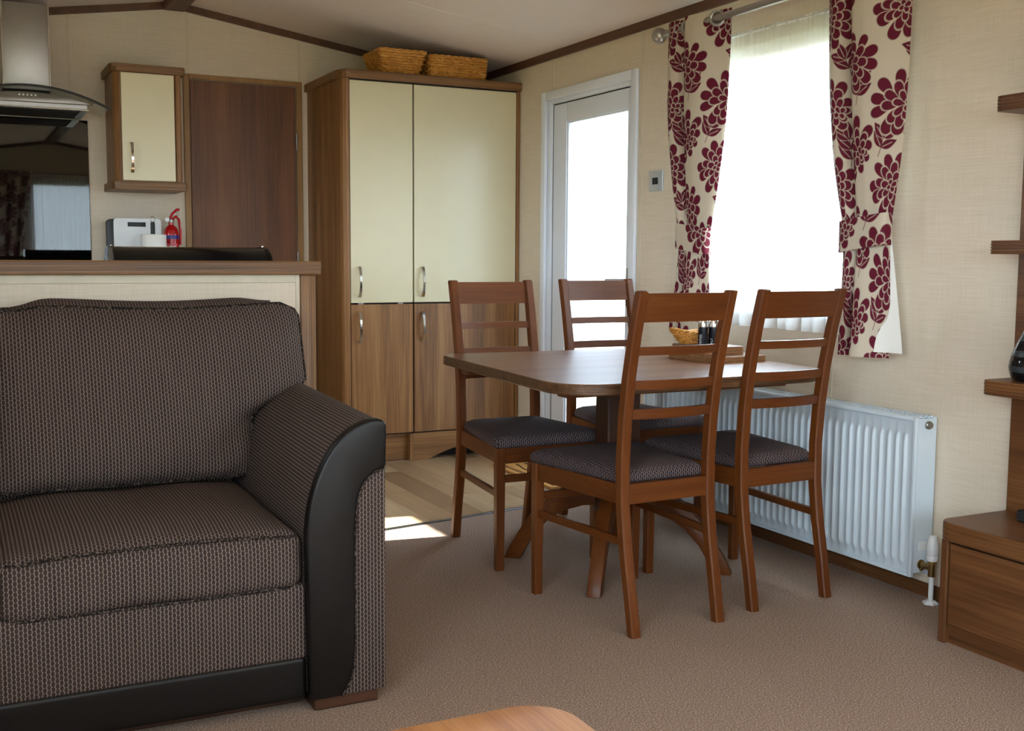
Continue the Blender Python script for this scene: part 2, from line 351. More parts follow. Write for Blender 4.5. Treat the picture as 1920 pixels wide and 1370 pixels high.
def rounded(x0, x1, y0, y1, z0, z1, r, dome=0.0, m=10, fn=None):
    c = [(x0+x1)/2, (y0+y1)/2, (z0+z1)/2]; h = [(x1-x0)/2, (y1-y0)/2, (z1-z0)/2]
    def samples(hh):
        rr = min(r, hh*0.98); b = [-hh+rr*(1-math.cos(math.radians(a))) if False else -hh+rr*k/4 for k in range(4)]
        mid = [-(hh-rr)+2*(hh-rr)*k/m for k in range(m+1)]
        return b+mid+[-x for x in b[::-1]]
    S = [samples(k) for k in h]; vs = []; fs = []; idx = {}
    def V(p):
        key = tuple(round(q, 6) for q in p)
        if key in idx: return idx[key]
        inner = [max(-(hh-min(r, hh*0.98)), min(hh-min(r, hh*0.98), q)) for q, hh in zip(p, h)]
        d = [q-i for q, i in zip(p, inner)]; L = math.sqrt(sum(q*q for q in d))
        q = [i+(min(r, min(h)*0.98)*e/L if L > 1e-9 else 0) for i, e in zip(inner, d)]
        if dome:
            w = max(0, 1-(q[0]/h[0])**4)*max(0, 1-(q[1]/h[1])**4)
            q[2] += dome*w*(q[2]+h[2])/(2*h[2])
        P = [a+b for a, b in zip(q, c)]
        if fn: P = fn(P)
        idx[key] = len(vs); vs.append(tuple(P)); return idx[key]
    for ax in range(3):
        a1, a2 = (ax+1) % 3, (ax+2) % 3
        for sgn in (-1, 1):
            for i in range(len(S[a1])-1):
                for j in range(len(S[a2])-1):
                    q = []
                    for di, dj in ((0, 0), (1, 0), (1, 1), (0, 1)):
                        p = [0, 0, 0]; p[ax] = sgn*h[ax]; p[a1] = S[a1][i+di]; p[a2] = S[a2][j+dj]; q.append(V(p))
                    q = list(dict.fromkeys(q))
                    if len(q) >= 3: fs.append(tuple(q if sgn > 0 else q[::-1]))
    return MB().add(vs, fs)
def copy_tree(o, parent=None):
    c = o.copy(); COL.objects.link(c); c.parent = parent
    for ch in o.children: copy_tree(ch, c)
    return c
def bow_handle(parent, x, y, z0, z1, sign=-1):
    """chrome bow handle on a front facing -y"""
    mb = MB(); pts = []; n = 14; zc = (z0+z1)/2
    rings = []
    for k in range(n+1):
        t = k/n; z = z0+(z1-z0)*t; d = 0.008+0.022*math.sin(math.pi*t)**0.7; w = 0.0075-0.0025*math.sin(math.pi*t); th = 0.0045
        rings.append([(x-w, y-d-th, z), (x+w, y-d-th, z), (x+w, y-d+th, z), (x-w, y-d+th, z)])
    mb.loft(rings); mb.cyl((x, y, z0+0.006), (x, y-0.012, z0+0.006), 0.006, 10); mb.cyl((x, y, z1-0.006), (x, y-0.012, z1-0.006), 0.006, 10)
    return mb.build('handle', 'chrome', parent, smooth=True, angle=50)

# ------------------------------------------------------------------ room shell
XL, XR, YF, YB, ZE, XC, ZR = -0.60, 2.70, -1.90, 5.89, 2.05, 1.05, 2.303
T = 0.09
def stripline(x): return 3.983+0.179*(x-1.462)
fl = struct('floor', bx((XL-T, YF-T, -0.06), (XR+T, YB+T, -0.006)), 'gap', 'plank-look vinyl floor in front of the tall cupboard')
struct('carpet', MB().prism([(XL, YF), (XR, YF), (XR, stripline(XR)), (XL, stripline(XL))], 'Z', -0.006, 0.0), 'carpet', 'speckled beige brown carpet covering the lounge floor')
# vinyl planks, each its own piece
def clip_above(poly):
    out = []
    for i in range(len(poly)):
        p, q = poly[i], poly[(i+1) % len(poly)]; a, b = p[1]-stripline(p[0]), q[1]-stripline(q[0])
        if a >= 0: out.append(p)
        if a*b < 0: t = a/(a-b); out.append((p[0]+t*(q[0]-p[0]), p[1]+t*(q[1]-p[1])))
    return out
ends = {19: [4.25, 5.06], 20: [4.455, 5.30], 21: [4.9], 22: [4.52, 5.28], 18: [4.62, 5.4]}
ci = 0; x = 1.93-0.13*19.46
k0 = 0
for k in range(27):
    xa = 1.93-0.13*(20-k); xb = xa+0.13
    if xb <= XL or xa >= XR: continue
    e = ends.get(k, [4.0+((k*0.37) % 0.9), 4.0+((k*0.37) % 0.9)+0.85])
    cuts = [3.5]+[c for c in e if c < YB-0.05]+[YB]
    for a, b in zip(cuts[:-1], cuts[1:]):
        poly = clip_above([(max(xa, XL)+0.0006, a+0.0006), (min(xb, XR)-0.0006, a+0.0006), (min(xb, XR)-0.0006, b-0.0006), (max(xa, XL)+0.0006, b-0.0006)])
        if len(poly) >= 3: MB().prism(poly, 'Z', -0.006, -0.0005).build('plank', 'plank', fl)
d = Vector((1, 0.179, 0)).normalized(); nn = Vector((-d.y, d.x, 0))*0.012
p0 = Vector((0.9, stripline(0.9), 0)); p1 = Vector((XR, stripline(XR), 0))
tr = MB().prism([tuple((p0-nn)[:2]), tuple((p1-nn)[:2]), tuple((p1+nn)[:2]), tuple((p0+nn)[:2])], 'Z', -0.004, 0.004, 0.002)
struct('trim_1', tr, 'strip', 'metal threshold strip between carpet and vinyl planks')

DOOR = (4.19, 5.015, 0.0, 1.84); WIN = (2.83, 3.72, 0.86, 1.835); RWIN_ADDED = (-1.70, -0.30, 0.88, 1.85)
def wall_x(xa, xb, holes, y0, y1, z1):
    mb = MB(); ys = sorted({y0, y1, *[h[0] for h in holes], *[h[1] for h in holes]})
    for a, b in zip(ys[:-1], ys[1:]):
        hs = [h for h in holes if h[0] <= a and h[1] >= b]
        zz = [(0.0, z1)]
        for h in hs: zz = [(0.0, h[2]), (h[3], z1)]
        for c, e in zz:
            if e-c > 1e-4: mb.box((xa, a, c-0.06 if c == 0 else c), (xb, b, e))
    return mb
wr = struct('wall_right', wall_x(XR, XR+T, [DOOR, WIN, RWIN_ADDED], YF-T, YB+T, ZE+0.02), 'wall', 'cream linen-effect wall with glazed door and curtained window')
LWIN = [(4.0, 4.53, 0.94, 1.80), (-1.75, 1.05, 0.88, 1.85)]
wl = struct('wall_left', wall_x(XL-T, XL, LWIN, YF-T, YB+T, ZE+0.02), 'wall', 'cream wall on the kitchen window side')
wb_ = MB().prism([(XL-T, -0.06), (XR+T, -0.06), (XR+T, ZE), (XC, ZR+0.02), (XL-T, ZE)], 'Y', YB, YB+T)
wb_ = struct('wall_back', wb_, 'wall', 'cream gable wall behind the kitchen and tall cupboard')
FW = [(0.82, 2.40, 0.82, 1.86), (-0.50, 0.40, 0.82, 1.86)]
mb = MB(); xs = sorted({XL-T, XR+T, *[h[0] for h in FW], *[h[1] for h in FW]})
for a, b in zip(xs[:-1], xs[1:]):
    h = [h for h in FW if h[0] <= a and h[1] >= b]; zz = [(-0.06, ZE)] if not h else [(-0.06, h[0][2]), (h[0][3], ZE)]
    for c, e in zz: mb.box((a, YF-T, c), (b, YF, e))
mb.prism([(XL-T, ZE), (XR+T, ZE), (XC, ZR+0.02)], 'Y', YF-T, YF)
wf = struct('wall_front', mb, 'wall', 'cream gable wall with lounge windows behind the viewer')
sl = (ZR-ZE)/(XR-XC)
mb = MB().prism([(XC, ZR), (XR+T, ZE-sl*T), (XR+T, ZE+0.1), (XC, ZR+0.1), (XL-T, ZE+0.1), (XL-T, ZE-sl*T)], 'Y', YF-T, YB+T)
ce = struct('ceiling', mb, 'ceiling', 'pale pitched ceiling of the holiday home')
for yj in (4.79, 3.57, 2.35, 1.13, -0.09):
    m2 = MB()
    for sg in (1, -1):
        xe = XR if sg > 0 else XL
        m2.prism([(XC, ZR+0.003), (xe, ZE+0.003), (xe, ZE-0.0016), (XC, ZR-0.0016)], 'Y', yj-0.006, yj+0.006)
    m2.build('joint_strip', 'ceiling', ce)
def strip_y(y, z0, z1): bx((XR-0.0018, y-0.007, z0), (XR+0.001, y+0.007, z1)).build('joint_strip', 'joint', wr)
strip_y(4.95, 1.87, 2.04); strip_y(4.145, 0.045, 2.04); strip_y(2.93, 0.045, 0.85); strip_y(1.72, 0.045, 2.04)
for xj, z0 in ((1.113, 1.955), (1.687, 1.955), (0.55, 1.8)):
    bx((xj-0.007, YB-0.0018, z0), (xj+0.007, YB+0.001, ZR-sl*abs(xj-XC)-0.01)).build('joint_strip', 'joint', wb_)
# ceiling trims
def trim_bar(n, pts, label):
    struct('trim_%d' % n, MB().prism(pts, 'Y', YB-0.018, YB), 'trim', label)
TH = 0.034
trim_bar(2, [(XC, ZR), (XR, ZE), (XR, ZE-TH), (XC, ZR-TH)], 'dark brown cornice strip sloping right along the back gable')
trim_bar(3, [(XC, ZR), (XL, ZE), (XL, ZE-TH), (XC, ZR-TH)], 'dark brown cornice strip sloping left along the back gable')
struct('trim_4', MB().prism([(XR-0.018, ZE+0.002), (XR, ZE), (XR, ZE-TH), (XR-0.018, ZE-TH)], 'Y', YF, YB-0.018), 'trim', 'dark brown cornice strip along the right wall top')
struct('trim_5', MB().prism([(XL+0.018, ZE+0.002), (XL, ZE), (XL, ZE-TH), (XL+0.018, ZE-TH)], 'Y', YF, YB-0.018), 'trim', 'dark brown cornice strip along the left wall top')
struct('trim_6', MB().prism([(XC-0.06, ZR-0.012), (XC+0.06, ZR-0.012), (XC+0.05, ZR-0.045), (XC-0.05, ZR-0.045)], 'Y', YF, YB, 0.004), 'trim', 'brown ridge beam running along the ceiling apex')
for n, pts in ((7, [(XC, ZR), (XR, ZE), (XR, ZE-TH), (XC, ZR-TH)]), (8, [(XC, ZR), (XL, ZE), (XL, ZE-TH), (XC, ZR-TH)])):
    struct('trim_%d' % n, MB().prism(pts, 'Y', YF, YF+0.018), 'trim', 'dark brown cornice strip on the front gable, %s slope' % ('right' if n == 7 else 'left'))
struct('baseboard_right', bx((XR-0.014, YF, 0), (XR, stripline(XR)-0.03, 0.042), 0.003), 'tv_along', 'dark wood skirting under the white radiator')
struct('baseboard_left', bx((XL, YF, 0), (XL+0.014, 3.3, 0.042), 0.003), 'darkY', 'dark wood skirting along the left wall')
struct('baseboard_front', bx((XL+0.014, YF, 0), (XR-0.014, YF+0.014, 0.042), 0.003), 'darkX', 'dark wood skirting along the front wall')

# glazed outside door
dr = thing('door_1', 'white framed outside door with a tall obscured glass pane', None, (XR, 4.6, 0)); dr['kind'] = 'structure'
y0, y1, z1 = 4.165, 5.04, 1.862
for nm, a, b in (('architrave', (XR-0.018, y0, 0), (XR+0.0, y0+0.045, z1)), ('architrave', (XR-0.018, y1-0.045, 0), (XR, y1, z1)), ('architrave', (XR-0.018, y0+0.045, z1-0.045), (XR, y1-0.045, z1))):
    bx(a, b, 0.005).build(nm, 'white', dr, smooth=True)
JX = XR+0.075
for a, b in (((XR, 4.19, 0), (JX, 4.215, 1.84)), ((XR, 4.965, 0), (JX, 5.015, 1.84)), ((XR, 4.215, 1.80), (JX, 4.965, 1.84))):
    bx(a, b, 0.004).build('jamb', 'white', dr, smooth=True)
bx((XR-0.004, 4.19, -0.004), (JX, 5.015, 0.022), 0.004).build('sill', 'steel2', dr)
lx = XR+0.012
leaf = MB()
for a, b in (((lx, 4.218, 0.03), (lx+0.05, 4.275, 1.795)), ((lx, 4.83, 0.03), (lx+0.05, 4.96, 1.795)), ((lx, 4.275, 1.705), (lx+0.05, 4.83, 1.795)), ((lx, 4.275, 0.03), (lx+0.05, 4.83, 0.16))):
    leaf.box(a, b, 0.004)
leaf = leaf.build('leaf', 'white', dr, smooth=True)
MB().box((lx+0.02, 4.272, 0.155), (lx+0.026, 4.833, 1.71)).build('pane', 'obscure', leaf)
bead = MB()
for a, b in (((lx+0.006, 4.272, 0.158), (lx+0.02, 4.284, 1.708)), ((lx+0.006, 4.82, 0.158), (lx+0.02, 4.832, 1.708)), ((lx+0.006, 4.284, 1.696), (lx+0.02, 4.82, 1.708)), ((lx+0.006, 4.284, 0.158), (lx+0.02, 4.82, 0.17))): bead.box(a, b, 0.003)
bead.build('glazing_bead', 'white', leaf, smooth=True)
bx((lx+0.001, 4.961, 0.03), (lx+0.03, 4.964, 1.795)).build('seal', 'gap', dr)
bx((lx+0.001, 4.275, 1.796), (lx+0.03, 4.96, 1.799)).build('seal', 'gap', dr)
hd = MB().box((lx-0.008, 4.232, 0.83), (lx, 4.262, 1.0), 0.003); hd.cyl((lx-0.005, 4.247, 0.945), (lx-0.045, 4.247, 0.945), 0.008, 12)
hd.tube([(lx-0.045, 4.245, 0.945), (lx-0.047, 4.30, 0.945), (lx-0.043, 4.37, 0.943)], 0.008, 10); hd.cyl((lx-0.012, 4.247, 0.865), (lx, 4.247, 0.865), 0.011, 12)
hd.build('handle', 'steel', dr, smooth=True)
# interior door on the back wall
d2 = thing('door_2', 'dark brown wooden inner door with oak coloured frame beside the wall cupboard', None, (1.39, YB, 0)); d2['kind'] = 'structure'
for a, b in (((1.085, YB-0.018, 0), (1.115, YB, 1.955)), ((1.667, YB-0.018, 0), (1.697, YB, 1.955)), ((1.115, YB-0.018, 1.93), (1.667, YB, 1.955))):
    bx(a, b, 0.003).build('door_frame', 'frame_oak', d2)
bx((1.118, YB-0.013, 0.01), (1.663, YB-0.001, 1.926), 0.002).build('leaf', wood('inner_door_veneer', [(74, 41, 21), (110, 66, 35), (130, 85, 49)], 'Z', 0.45, 9, 0.5), d2)
for z in (1.60, 0.98, 0.35): MB().cyl((1.665, YB-0.02, z), (1.665, YB-0.02, z+0.085), 0.005, 8).build('hinge', 'steel2', d2)
# window on the right wall
w1 = thing('window_1', 'white framed window glowing behind the sheer curtain', None, (XR, 3.27, 0.86)); w1['kind'] = 'structure'
def win_frame(parent, P, a0, a1, z0, z1, mid=None):
    """P(a,b,z): a along the wall, b depth outwards"""
    def B(a, b, c, e, f, g, nm, mt, bev=0.004):
        p, q = P(a, c, f), P(b, e, g); return bx(p, q, bev).build(nm, mt, parent, smooth=True)
    w = 0.05
    for (a, b, f, g) in ((a0, a0+w, z0, z1), (a1-w, a1, z0, z1), (a0+w, a1-w, z0, z0+w), (a0+w, a1-w, z1-w, z1)): B(a, b, 0.03, 0.08, f, g, 'frame', 'white')
    for a in ([mid] if mid else []): B(a-0.03, a+0.03, 0.03, 0.08, z0+w, z1-w, 'mullion', 'white')
    B(a0+w-0.002, a1-w+0.002, 0.052, 0.057, z0+w-0.002, z1-w+0.002, 'pane', 'glass', 0)
win_frame(w1, lambda a, b, z: (XR+b, a, z), WIN[0], WIN[1], WIN[2], WIN[3])
bx((XR-0.012, WIN[0]-0.03, WIN[2]-0.02), (XR+0.03, WIN[1]+0.03, WIN[2]), 0.003).build('sill', 'white', w1)
w6 = thing('window_6', 'added unseen window in the right wall, lets in extra light', None, (XR, RWIN_ADDED[0], RWIN_ADDED[2])); w6['kind'] = 'structure'  # unseen window, added to bring in light from the right front
win_frame(w6, lambda a, b, z: (XR+b, a, z), *RWIN_ADDED, -1.0)
for i, h in enumerate(LWIN):
    w = thing('window_%d' % (i+2), ['small kitchen window in the left wall', 'long lounge window in the left wall'][i], None, (XL, h[0], h[2])); w['kind'] = 'structure'
    win_frame(w, lambda a, b, z: (XL-b, a, z), h[0], h[1], h[2], h[3], None if i == 0 else (h[0]+h[1])/2)
for i, h in enumerate(FW):
    w = thing('window_%d' % (i+4), ['wide front lounge window', 'narrow front lounge window'][i], None, (h[0], YF, h[2])); w['kind'] = 'structure'
    win_frame(w, lambda a, b, z: (a, YF-b, z), h[0], h[1], h[2], h[3], None if i else (h[0]+h[1])/2)
# outside ground and light portals at the openings
struct('ground_outside', bx((-60, -60, -0.75), (120, 80, -0.65)), 'grass', 'grass field outside the windows')
struct('gravel_drive', bx((9.5, -60, -0.65), (30, 80, -0.63)), 'gravel', 'pinkish gravel drive beyond the glazed door')
def portal(loc, rot, sx, sy):
    l = bpy.data.lights.new('window_portal', 'AREA'); l.shape = 'RECTANGLE'; l.size = sx; l.size_y = sy; l.cycles.is_portal = True
    o = bpy.data.objects.new('window_portal', l); COL.objects.link(o); o.location = loc; o.rotation_euler = rot
R90 = math.pi/2
for h in (DOOR, WIN, RWIN_ADDED): portal((XR+T+0.01, (h[0]+h[1])/2, (h[2]+h[3])/2), (0, R90, 0), h[3]-h[2], h[1]-h[0])
for h in LWIN: portal((XL-T-0.01, (h[0]+h[1])/2, (h[2]+h[3])/2), (0, -R90, 0), h[3]-h[2], h[1]-h[0])
for h in FW: portal(((h[0]+h[1])/2, YF-T-0.01, (h[2]+h[3])/2), (R90, 0, 0), h[1]-h[0], h[3]-h[2])

# ------------------------------------------------------------------ sofa
sofa = thing('sofa', 'brown woven fabric sofa with dark leather arm front, by the breakfast bar', 'sofa', (0.16, 2.85, 0))
def arm_curve(off=0.0, n=14):
    pts = []
    for k in range(n+1):
        a = math.radians(180-90*k/n); pts.append((0.887-0.02+(0.167+off)*math.cos(a), 0.40+(0.272+off)*math.sin(a)))
    return pts   # from inner side up to the top right
sec = [(0.702, 0.045)]+arm_curve()+[(0.88, 0.668), (0.887, 0.655), (0.887, 0.045)]
L = [0.0]
for p, q in zip(sec[:-1], sec[1:]): L.append(L[-1]+math.hypot(q[0]-p[0], q[1]-p[1]))
ys = [2.44, 2.6, 2.8, 3.0, 3.15, 3.27]
mb = MB(); mb.loft([[(x, y, z+0.025*max(0, (y-2.44)/0.8)*(1 if z > 0.3 else 0)) for x, z in sec] for y in ys])
uv = [(y, l) for y in ys for l in L]
mb.build('arm', 'sofa', sofa, smooth=True, uv=[(v, u) for u, v in uv], fixn=True)
ins = [(0.887, 0.562), (0.858, 0.552), (0.834, 0.532), (0.820, 0.50), (0.813, 0.455), (0.811, 0.40), (0.811, 0.16), (0.806, 0.10), (0.794, 0.06), (0.776, 0.032)]
outer = [(0.702, 0.032)]+arm_curve(0.004)+[(0.882, 0.672), (0.889, 0.66)]
MB().prism(outer+ins, 'Y', 2.412, 2.446, 0.007, 3).build('arm_front', 'leather', sofa, smooth=True)
MB().prism(ins[::-1]+[(0.886, 0.032)], 'Y', 2.419, 2.446, 0.004).build('arm_insert', 'sofa', sofa, smooth=True, uv='box')
pp = [(x, 2.414, z) for x, z in ins]; MB().tube(pp, 0.0022, 6).build('arm_insert_piping', 'piping', sofa, smooth=True)
bx((0.715, 2.43, 0.0), (0.87, 2.53, 0.034), 0.004).build('foot', 'darkX', sofa)
bx((0.715, 3.15, 0.0), (0.87, 3.25, 0.046), 0.004).build('foot', 'darkX', sofa)
bx((-0.56, 3.15, 0.0), (-0.46, 3.25, 0.046), 0.004).build('foot', 'darkX', sofa)
bx((-0.575, 2.50, 0.0), (0.70, 2.54, 0.05), 0.003).build('plinth', 'darkX', sofa)
rounded(-0.575, 0.703, 2.438, 3.2, 0.125, 0.30, 0.012, m=6).build('base', 'sofa', sofa, smooth=True, uv='box')
rounded(-0.575, 0.7, 2.436, 2.6, 0.03, 0.132, 0.012, m=6).build('base_band', 'leather', sofa, smooth=True)
rounded(-0.575, 0.885, 3.18, 3.29, 0.05, 0.80, 0.03, m=6).build('back_frame', 'sofa', sofa, smooth=True, uv='box')
def nz(x, y, z, s=1.0):
    return math.sin(3.1*x*s+1.7*z*s+0.4)*math.cos(2.3*y*s-1.1*x*s)+0.5*math.sin(7.3*x*s-5.2*z*s+2.0*y*s)
for cx0, cx1 in ((0.058, 0.697), (-0.585+0.012, 0.054)):
    def seatfn(P):
        x, y, z = P; w = 1-abs((x-(cx0+cx1)/2)/((cx1-cx0)/2))**3
        if y < 2.55: y -= 0.012*w*max(0, 1-((z-0.35)/0.09)**2)
        return (x, y, z+0.004*nz(x*3, y*3, z))
    sc = rounded(cx0, cx1, 2.435, 3.08, 0.29, 0.425, 0.035, 0.032, 14, seatfn).build('seat_cushion', 'sofa', sofa, smooth=True, uv='box')
    for zz, ry in ((0.413, 2.4375), (0.300, 2.441)):
        path = []
        for k in range(25):
            x = cx0+0.02+(cx1-cx0-0.04)*k/24; w = 1-abs((x-(cx0+cx1)/2)/((cx1-cx0)/2))**3
            path.append((x, ry-0.006*w+(0.012 if k in (0, 24) else 0), zz+0.016*w*(1 if zz > 0.35 else 0)-0.002))
        MB().tube(path, 0.0042, 6).build('piping', 'piping', sc, smooth=True)
def back_cushion(x0, x1w, x1t, seed):
    z0, z1 = 0.455, 0.905; NU, NV = 30, 26
    def right(z):
        if z < 0.60: return x1w
        t = min(1, (z-0.60)/0.10); t = t*t*(3-2*t) if x1t > x1w else t
        return x1w+(x1t-x1w)*t
    def edge(u, v):
        z = z0+(z1-z0)*v
        r = right(z); c = 0.05
        l = x0
        if v > 0.9:
            k = (v-0.9)/0.1; d = c*(1-math.sqrt(max(0, 1-k*k))); r -= d; l += d*0.8
        if v < 0.06: k = 1-v/0.06; r -= 0.02*k*k; l += 0.02*k*k
        return l+(r-l)*u, z
    def yb(z): return 3.02+0.17*(z-z0)/(z1-z0)
    def bulge(u, v): return (max(0, 1-abs(2*u-1)**4)**0.6)*(max(0, 1-abs(2*v-1)**3.5)**0.55)
    def wr_(x, z):
        a = 0.0
        dx, dz = x-(x1w-0.06), z-0.53
        a += 0.009*math.sin(46*(dz-0.75*dx))*math.exp(-(dx*dx/0.010+dz*dz/0.006))
        a += 0.004*nz(x*4+seed, 0, z*3)
        return a
    def topz(x): return -0.012*math.exp(-((x-0.14)/0.05)**2)+0.006*math.sin(9*x+seed)
    def fr(u, v):
        x, z = edge(u, v); b = bulge(u, v); return (x, yb(z)-0.02-0.085*b+wr_(x, z)*min(1, b*2), z+topz(x)*v**3)
    def bk(u, v):
        x, z = edge(u, v); b = bulge(u, v); return (x, min(yb(z)-0.02+0.10*b*(0.5+0.5*v)+0.05*v**4, 3.30-0.0), z+topz(x)*v**3+0.012*v**6*(1 if b > 0 else 0))
    mb = MB(); mb.grid(fr, NU, NV); uv = [(p[0], p[2]) for p in mb.v]
    nb = len(mb.v); m2 = MB().grid(lambda u, v: bk(1-u, v), NU, NV); mb.add(m2.v, m2.f); uv += [(p[0], p[2]) for p in m2.v]
    c = mb.build('back_cushion', 'sofa', sofa, smooth=True, angle=80, uv=uv)
    path = [fr(k/NU, 0) for k in range(NU+1)]+[fr(1, k/NV) for k in range(1, NV+1)]+[fr(1-k/NU, 1) for k in range(1, NU+1)]+[fr(0, 1-k/NV) for k in range(1, NV)]
    MB().tube(path, 0.005, 6, closed=True).build('piping', 'piping', c, smooth=True)
    # soft top strip between the two piping lines
    def top(u, v):
        a = fr(u, 1); y = a[1]+0.11*v; return (a[0], y, a[2]+0.02*math.sin(math.pi*min(1, v*0.8+0.05))*min(1, 8*u*(1-u)))
    tb = MB().grid(top, NU, 8); tb.build('top_gusset', 'sofa', c, smooth=True, uv=[(p[0], p[1]) for p in tb.v])
    MB().tube([top(k/NU, 1) for k in range(NU+1)], 0.0045, 6).build('piping', 'piping', c, smooth=True)
back_cushion(0.075, 0.728, 0.893, 0.0)
back_cushion(-0.575, 0.068, 0.068, 2.0)

# ------------------------------------------------------------------ breakfast bar (peninsula) and kitchen
bar = thing('breakfast_bar', 'cream panelled breakfast bar with ridged wooden top behind the sofa', 'breakfast bar', (0.2, 3.5, 0))
ridged(lambda o: rrect(XL+0.001, 3.325, 1.016, 3.53, 0.004, o, 2), 0.990, 1.030, 5).build('worktop', 'edgeX', bar)
bx((XL+0.001, 3.365, 0), (0.957, 3.385, 0.99)).build('front_panel', 'wall', bar)
bx((XL+0.001, 3.358, 0.965), (0.945, 3.365, 0.99), 0.002).build('top_batten', 'joint', bar)
bx((0.945, 3.361, 0.0), (0.957, 3.365, 0.99), 0.001).build('side_batten', 'joint', bar)
bx((0.957, 3.350, 0), (1.005, 3.50, 0.99), 0.006).build('end_post', 'edgeZ', bar, smooth=True)
bx((XL+0.001, 3.385, 0), (0.957, 3.40, 0.99)).build('back_panel', 'wall', bar)
bx((0.957, 3.50, 0), (0.985, 3.89, 0.90), 0.003).build('end_panel', 'walnutZ', bar)
def base_unit(x0, x1, y0, y1, label, flip):
    u = thing('base_cabinet', label, 'cabinet', ((x0+x1)/2, (y0+y1)/2, 0), 'kitchen base cabinets')
    fy = y1 if flip else y0
    bx((x0, y0+0.02, 0.09), (x1, y1-0.02, 0.85)).build('carcass', 'walnutZ', u)
    yy = (fy-0.02, fy) if flip else (fy, fy+0.02)
    dd = bx((x0+0.003, yy[0], 0.1), (x1-0.003, yy[1], 0.845), 0.003).build('door', 'cream', u)
    s = 1 if flip else -1
    MB().tube([(x0+0.05, fy, 0.78), (x0+0.05, fy+s*0.025, 0.75), (x0+0.05, fy+s*0.025, 0.68), (x0+0.05, fy, 0.65)], 0.005, 8).build('handle', 'chrome', dd)
    bx((x0, y0+0.06, 0.0), (x1, y1-0.06, 0.09)).build('plinth', 'walnutX', u)
for i, (a, b) in enumerate(((-0.595, -0.06), (-0.055, 0.47), (0.475, 0.955))): base_unit(a, b, 3.41 if i < 2 else 3.41, 3.885, ['cream base cupboard behind the bar by the left wall', 'cream base cupboard behind the middle of the bar', 'cream base cupboard behind the right end of the bar'][i], True)
for i, (a, b) in enumerate(((-0.595, 0.05), (0.055, 0.65), (0.655, 1.05))): base_unit(a, b, 5.30, 5.88, ['cream base cupboard on the back wall by the left wall', 'cream base cupboard under the cooker hood', 'cream base cupboard under the fire extinguisher'][i], False)
wt = ridged(lambda o: rrect(XL+0.002, 3.405, 0.955, 3.895, 0.004, o, 2), 0.85, 0.885, 3).build('kitchen_worktop', 'walnutX'); tag(wt, 'lower wooden worktop behind the breakfast bar carrying the bread bin', 'worktop')
wt = ridged(lambda o: rrect(XL+0.002, 5.28, 1.06, 5.885, 0.004, o, 2), 0.85, 0.895, 3).build('kitchen_worktop', 'walnutX'); tag(wt, 'wooden worktop along the back wall under the hood and cupboard', 'worktop')
# splashback
sb = bx((0.03, YB-0.007, 0.897), (0.628, YB-0.001, 1.694), 0.002).build('splashback', 'mirror_black'); tag(sb, 'glossy black glass splashback below the cooker hood', 'splashback')
# cooker hood
hood = thing('cooker_hood', 'stainless steel cooker hood with curved glass canopy and chimney', 'cooker hood', (0.34, YB, 1.7))
bx((0.243, 5.60, 1.786), (0.447, YB-0.002, 2.17), 0.003).build('chimney', 'steel', hood, smooth=True)
for xx in (0.2475, 0.4425): bx((xx-0.0035, 5.594, 1.788), (xx+0.0035, 5.60, 2.17), 0.001).build('chimney_edge', 'chrome', hood)
def hz(x): return 1.777-0.036*((x-0.34)/0.26)**2
front = [(0.34-0.26+0.52*k/16, 0) for k in range(17)]
poly = [(x, hz(x)-0.012) for x, _ in front]+[(0.60, 1.722), (0.08, 1.722)]
MB().prism(poly, 'Y', 5.50, YB-0.01, 0.002).build('body', 'steel2', hood, smooth=True, angle=25)
bx((0.09, 5.51, 1.700), (0.59, YB-0.012, 1.7225), 0.003).build('filter_box', 'steel', hood)
bx((0.085, 5.505, 1.6965), (0.595, YB-0.011, 1.7005), 0.001).build('lower_trim', 'chrome', hood)
bx((0.12, 5.53, 1.6945), (0.56, 5.84, 1.697)).build('filter', 'blackmatt', hood)
def hg(x): return 1.781-0.046*((x-0.34)/0.28)**2
gx = [0.34-0.345+0.69*k/28 for k in range(29)]
MB().loft([[(x, 5.43+0.10*((x-0.34)/0.345)**2, hg(x)), (x, YB-0.02, hg(x)), (x, YB-0.02, hg(x)+0.006), (x, 5.43+0.10*((x-0.34)/0.345)**2, hg(x)+0.006)] for x in gx]).build('glass_canopy', 'glass', hood, smooth=True)
MB().tube([(x, 5.43+0.10*((x-0.34)/0.345)**2, hg(x)+0.003) for x in gx], 0.0062, 6).build('canopy_edge', 'plastic_grey', hood, smooth=True)
for k in range(5): MB().lathe([(0.0045, 0.0), (0.0045, -0.004), (0.003, -0.006)], (0.305+0.0165*k, 5.499, 1.750), 10, 'Y').build('button', 'plastic_white', hood, smooth=True)
# wall cupboard
wc = thing('wall_cupboard', 'small wall cupboard with cream door and walnut surround', 'cupboard', (0.87, YB, 1.35))
WX0, WX1, WY = 0.712, 1.018, 5.575
MB().prism([(WX0, YB-0.002), (WX0, WY+0.03), (WX0+0.008, WY+0.012), (WX0+0.02, WY), (WX1, WY), (WX1, YB-0.002)], 'Z', 1.39, 1.90).build('carcass', 'walnutZ', wc)
for z0, z1, nm in ((1.352, 1.39, 'bottom_rail'), (1.895, 1.932, 'cornice')):
    MB().prism([(WX0-0.016, YB-0.002), (WX0-0.016, WY+0.02), (WX0-0.006, WY-0.006), (WX0+0.016, WY-0.016), (WX1+0.014, WY-0.016), (WX1+0.02, WY-0.005), (WX1+0.02, YB-0.002)], 'Z', z0, z1, 0.003).build(nm, 'edgeX', wc)
dd = bx((0.744, WY-0.012, 1.394), (0.985, WY-0.0005, 1.892), 0.003).build('door', 'cream', wc)
bow_handle(dd, 0.785, WY-0.012, 1.43, 1.57)
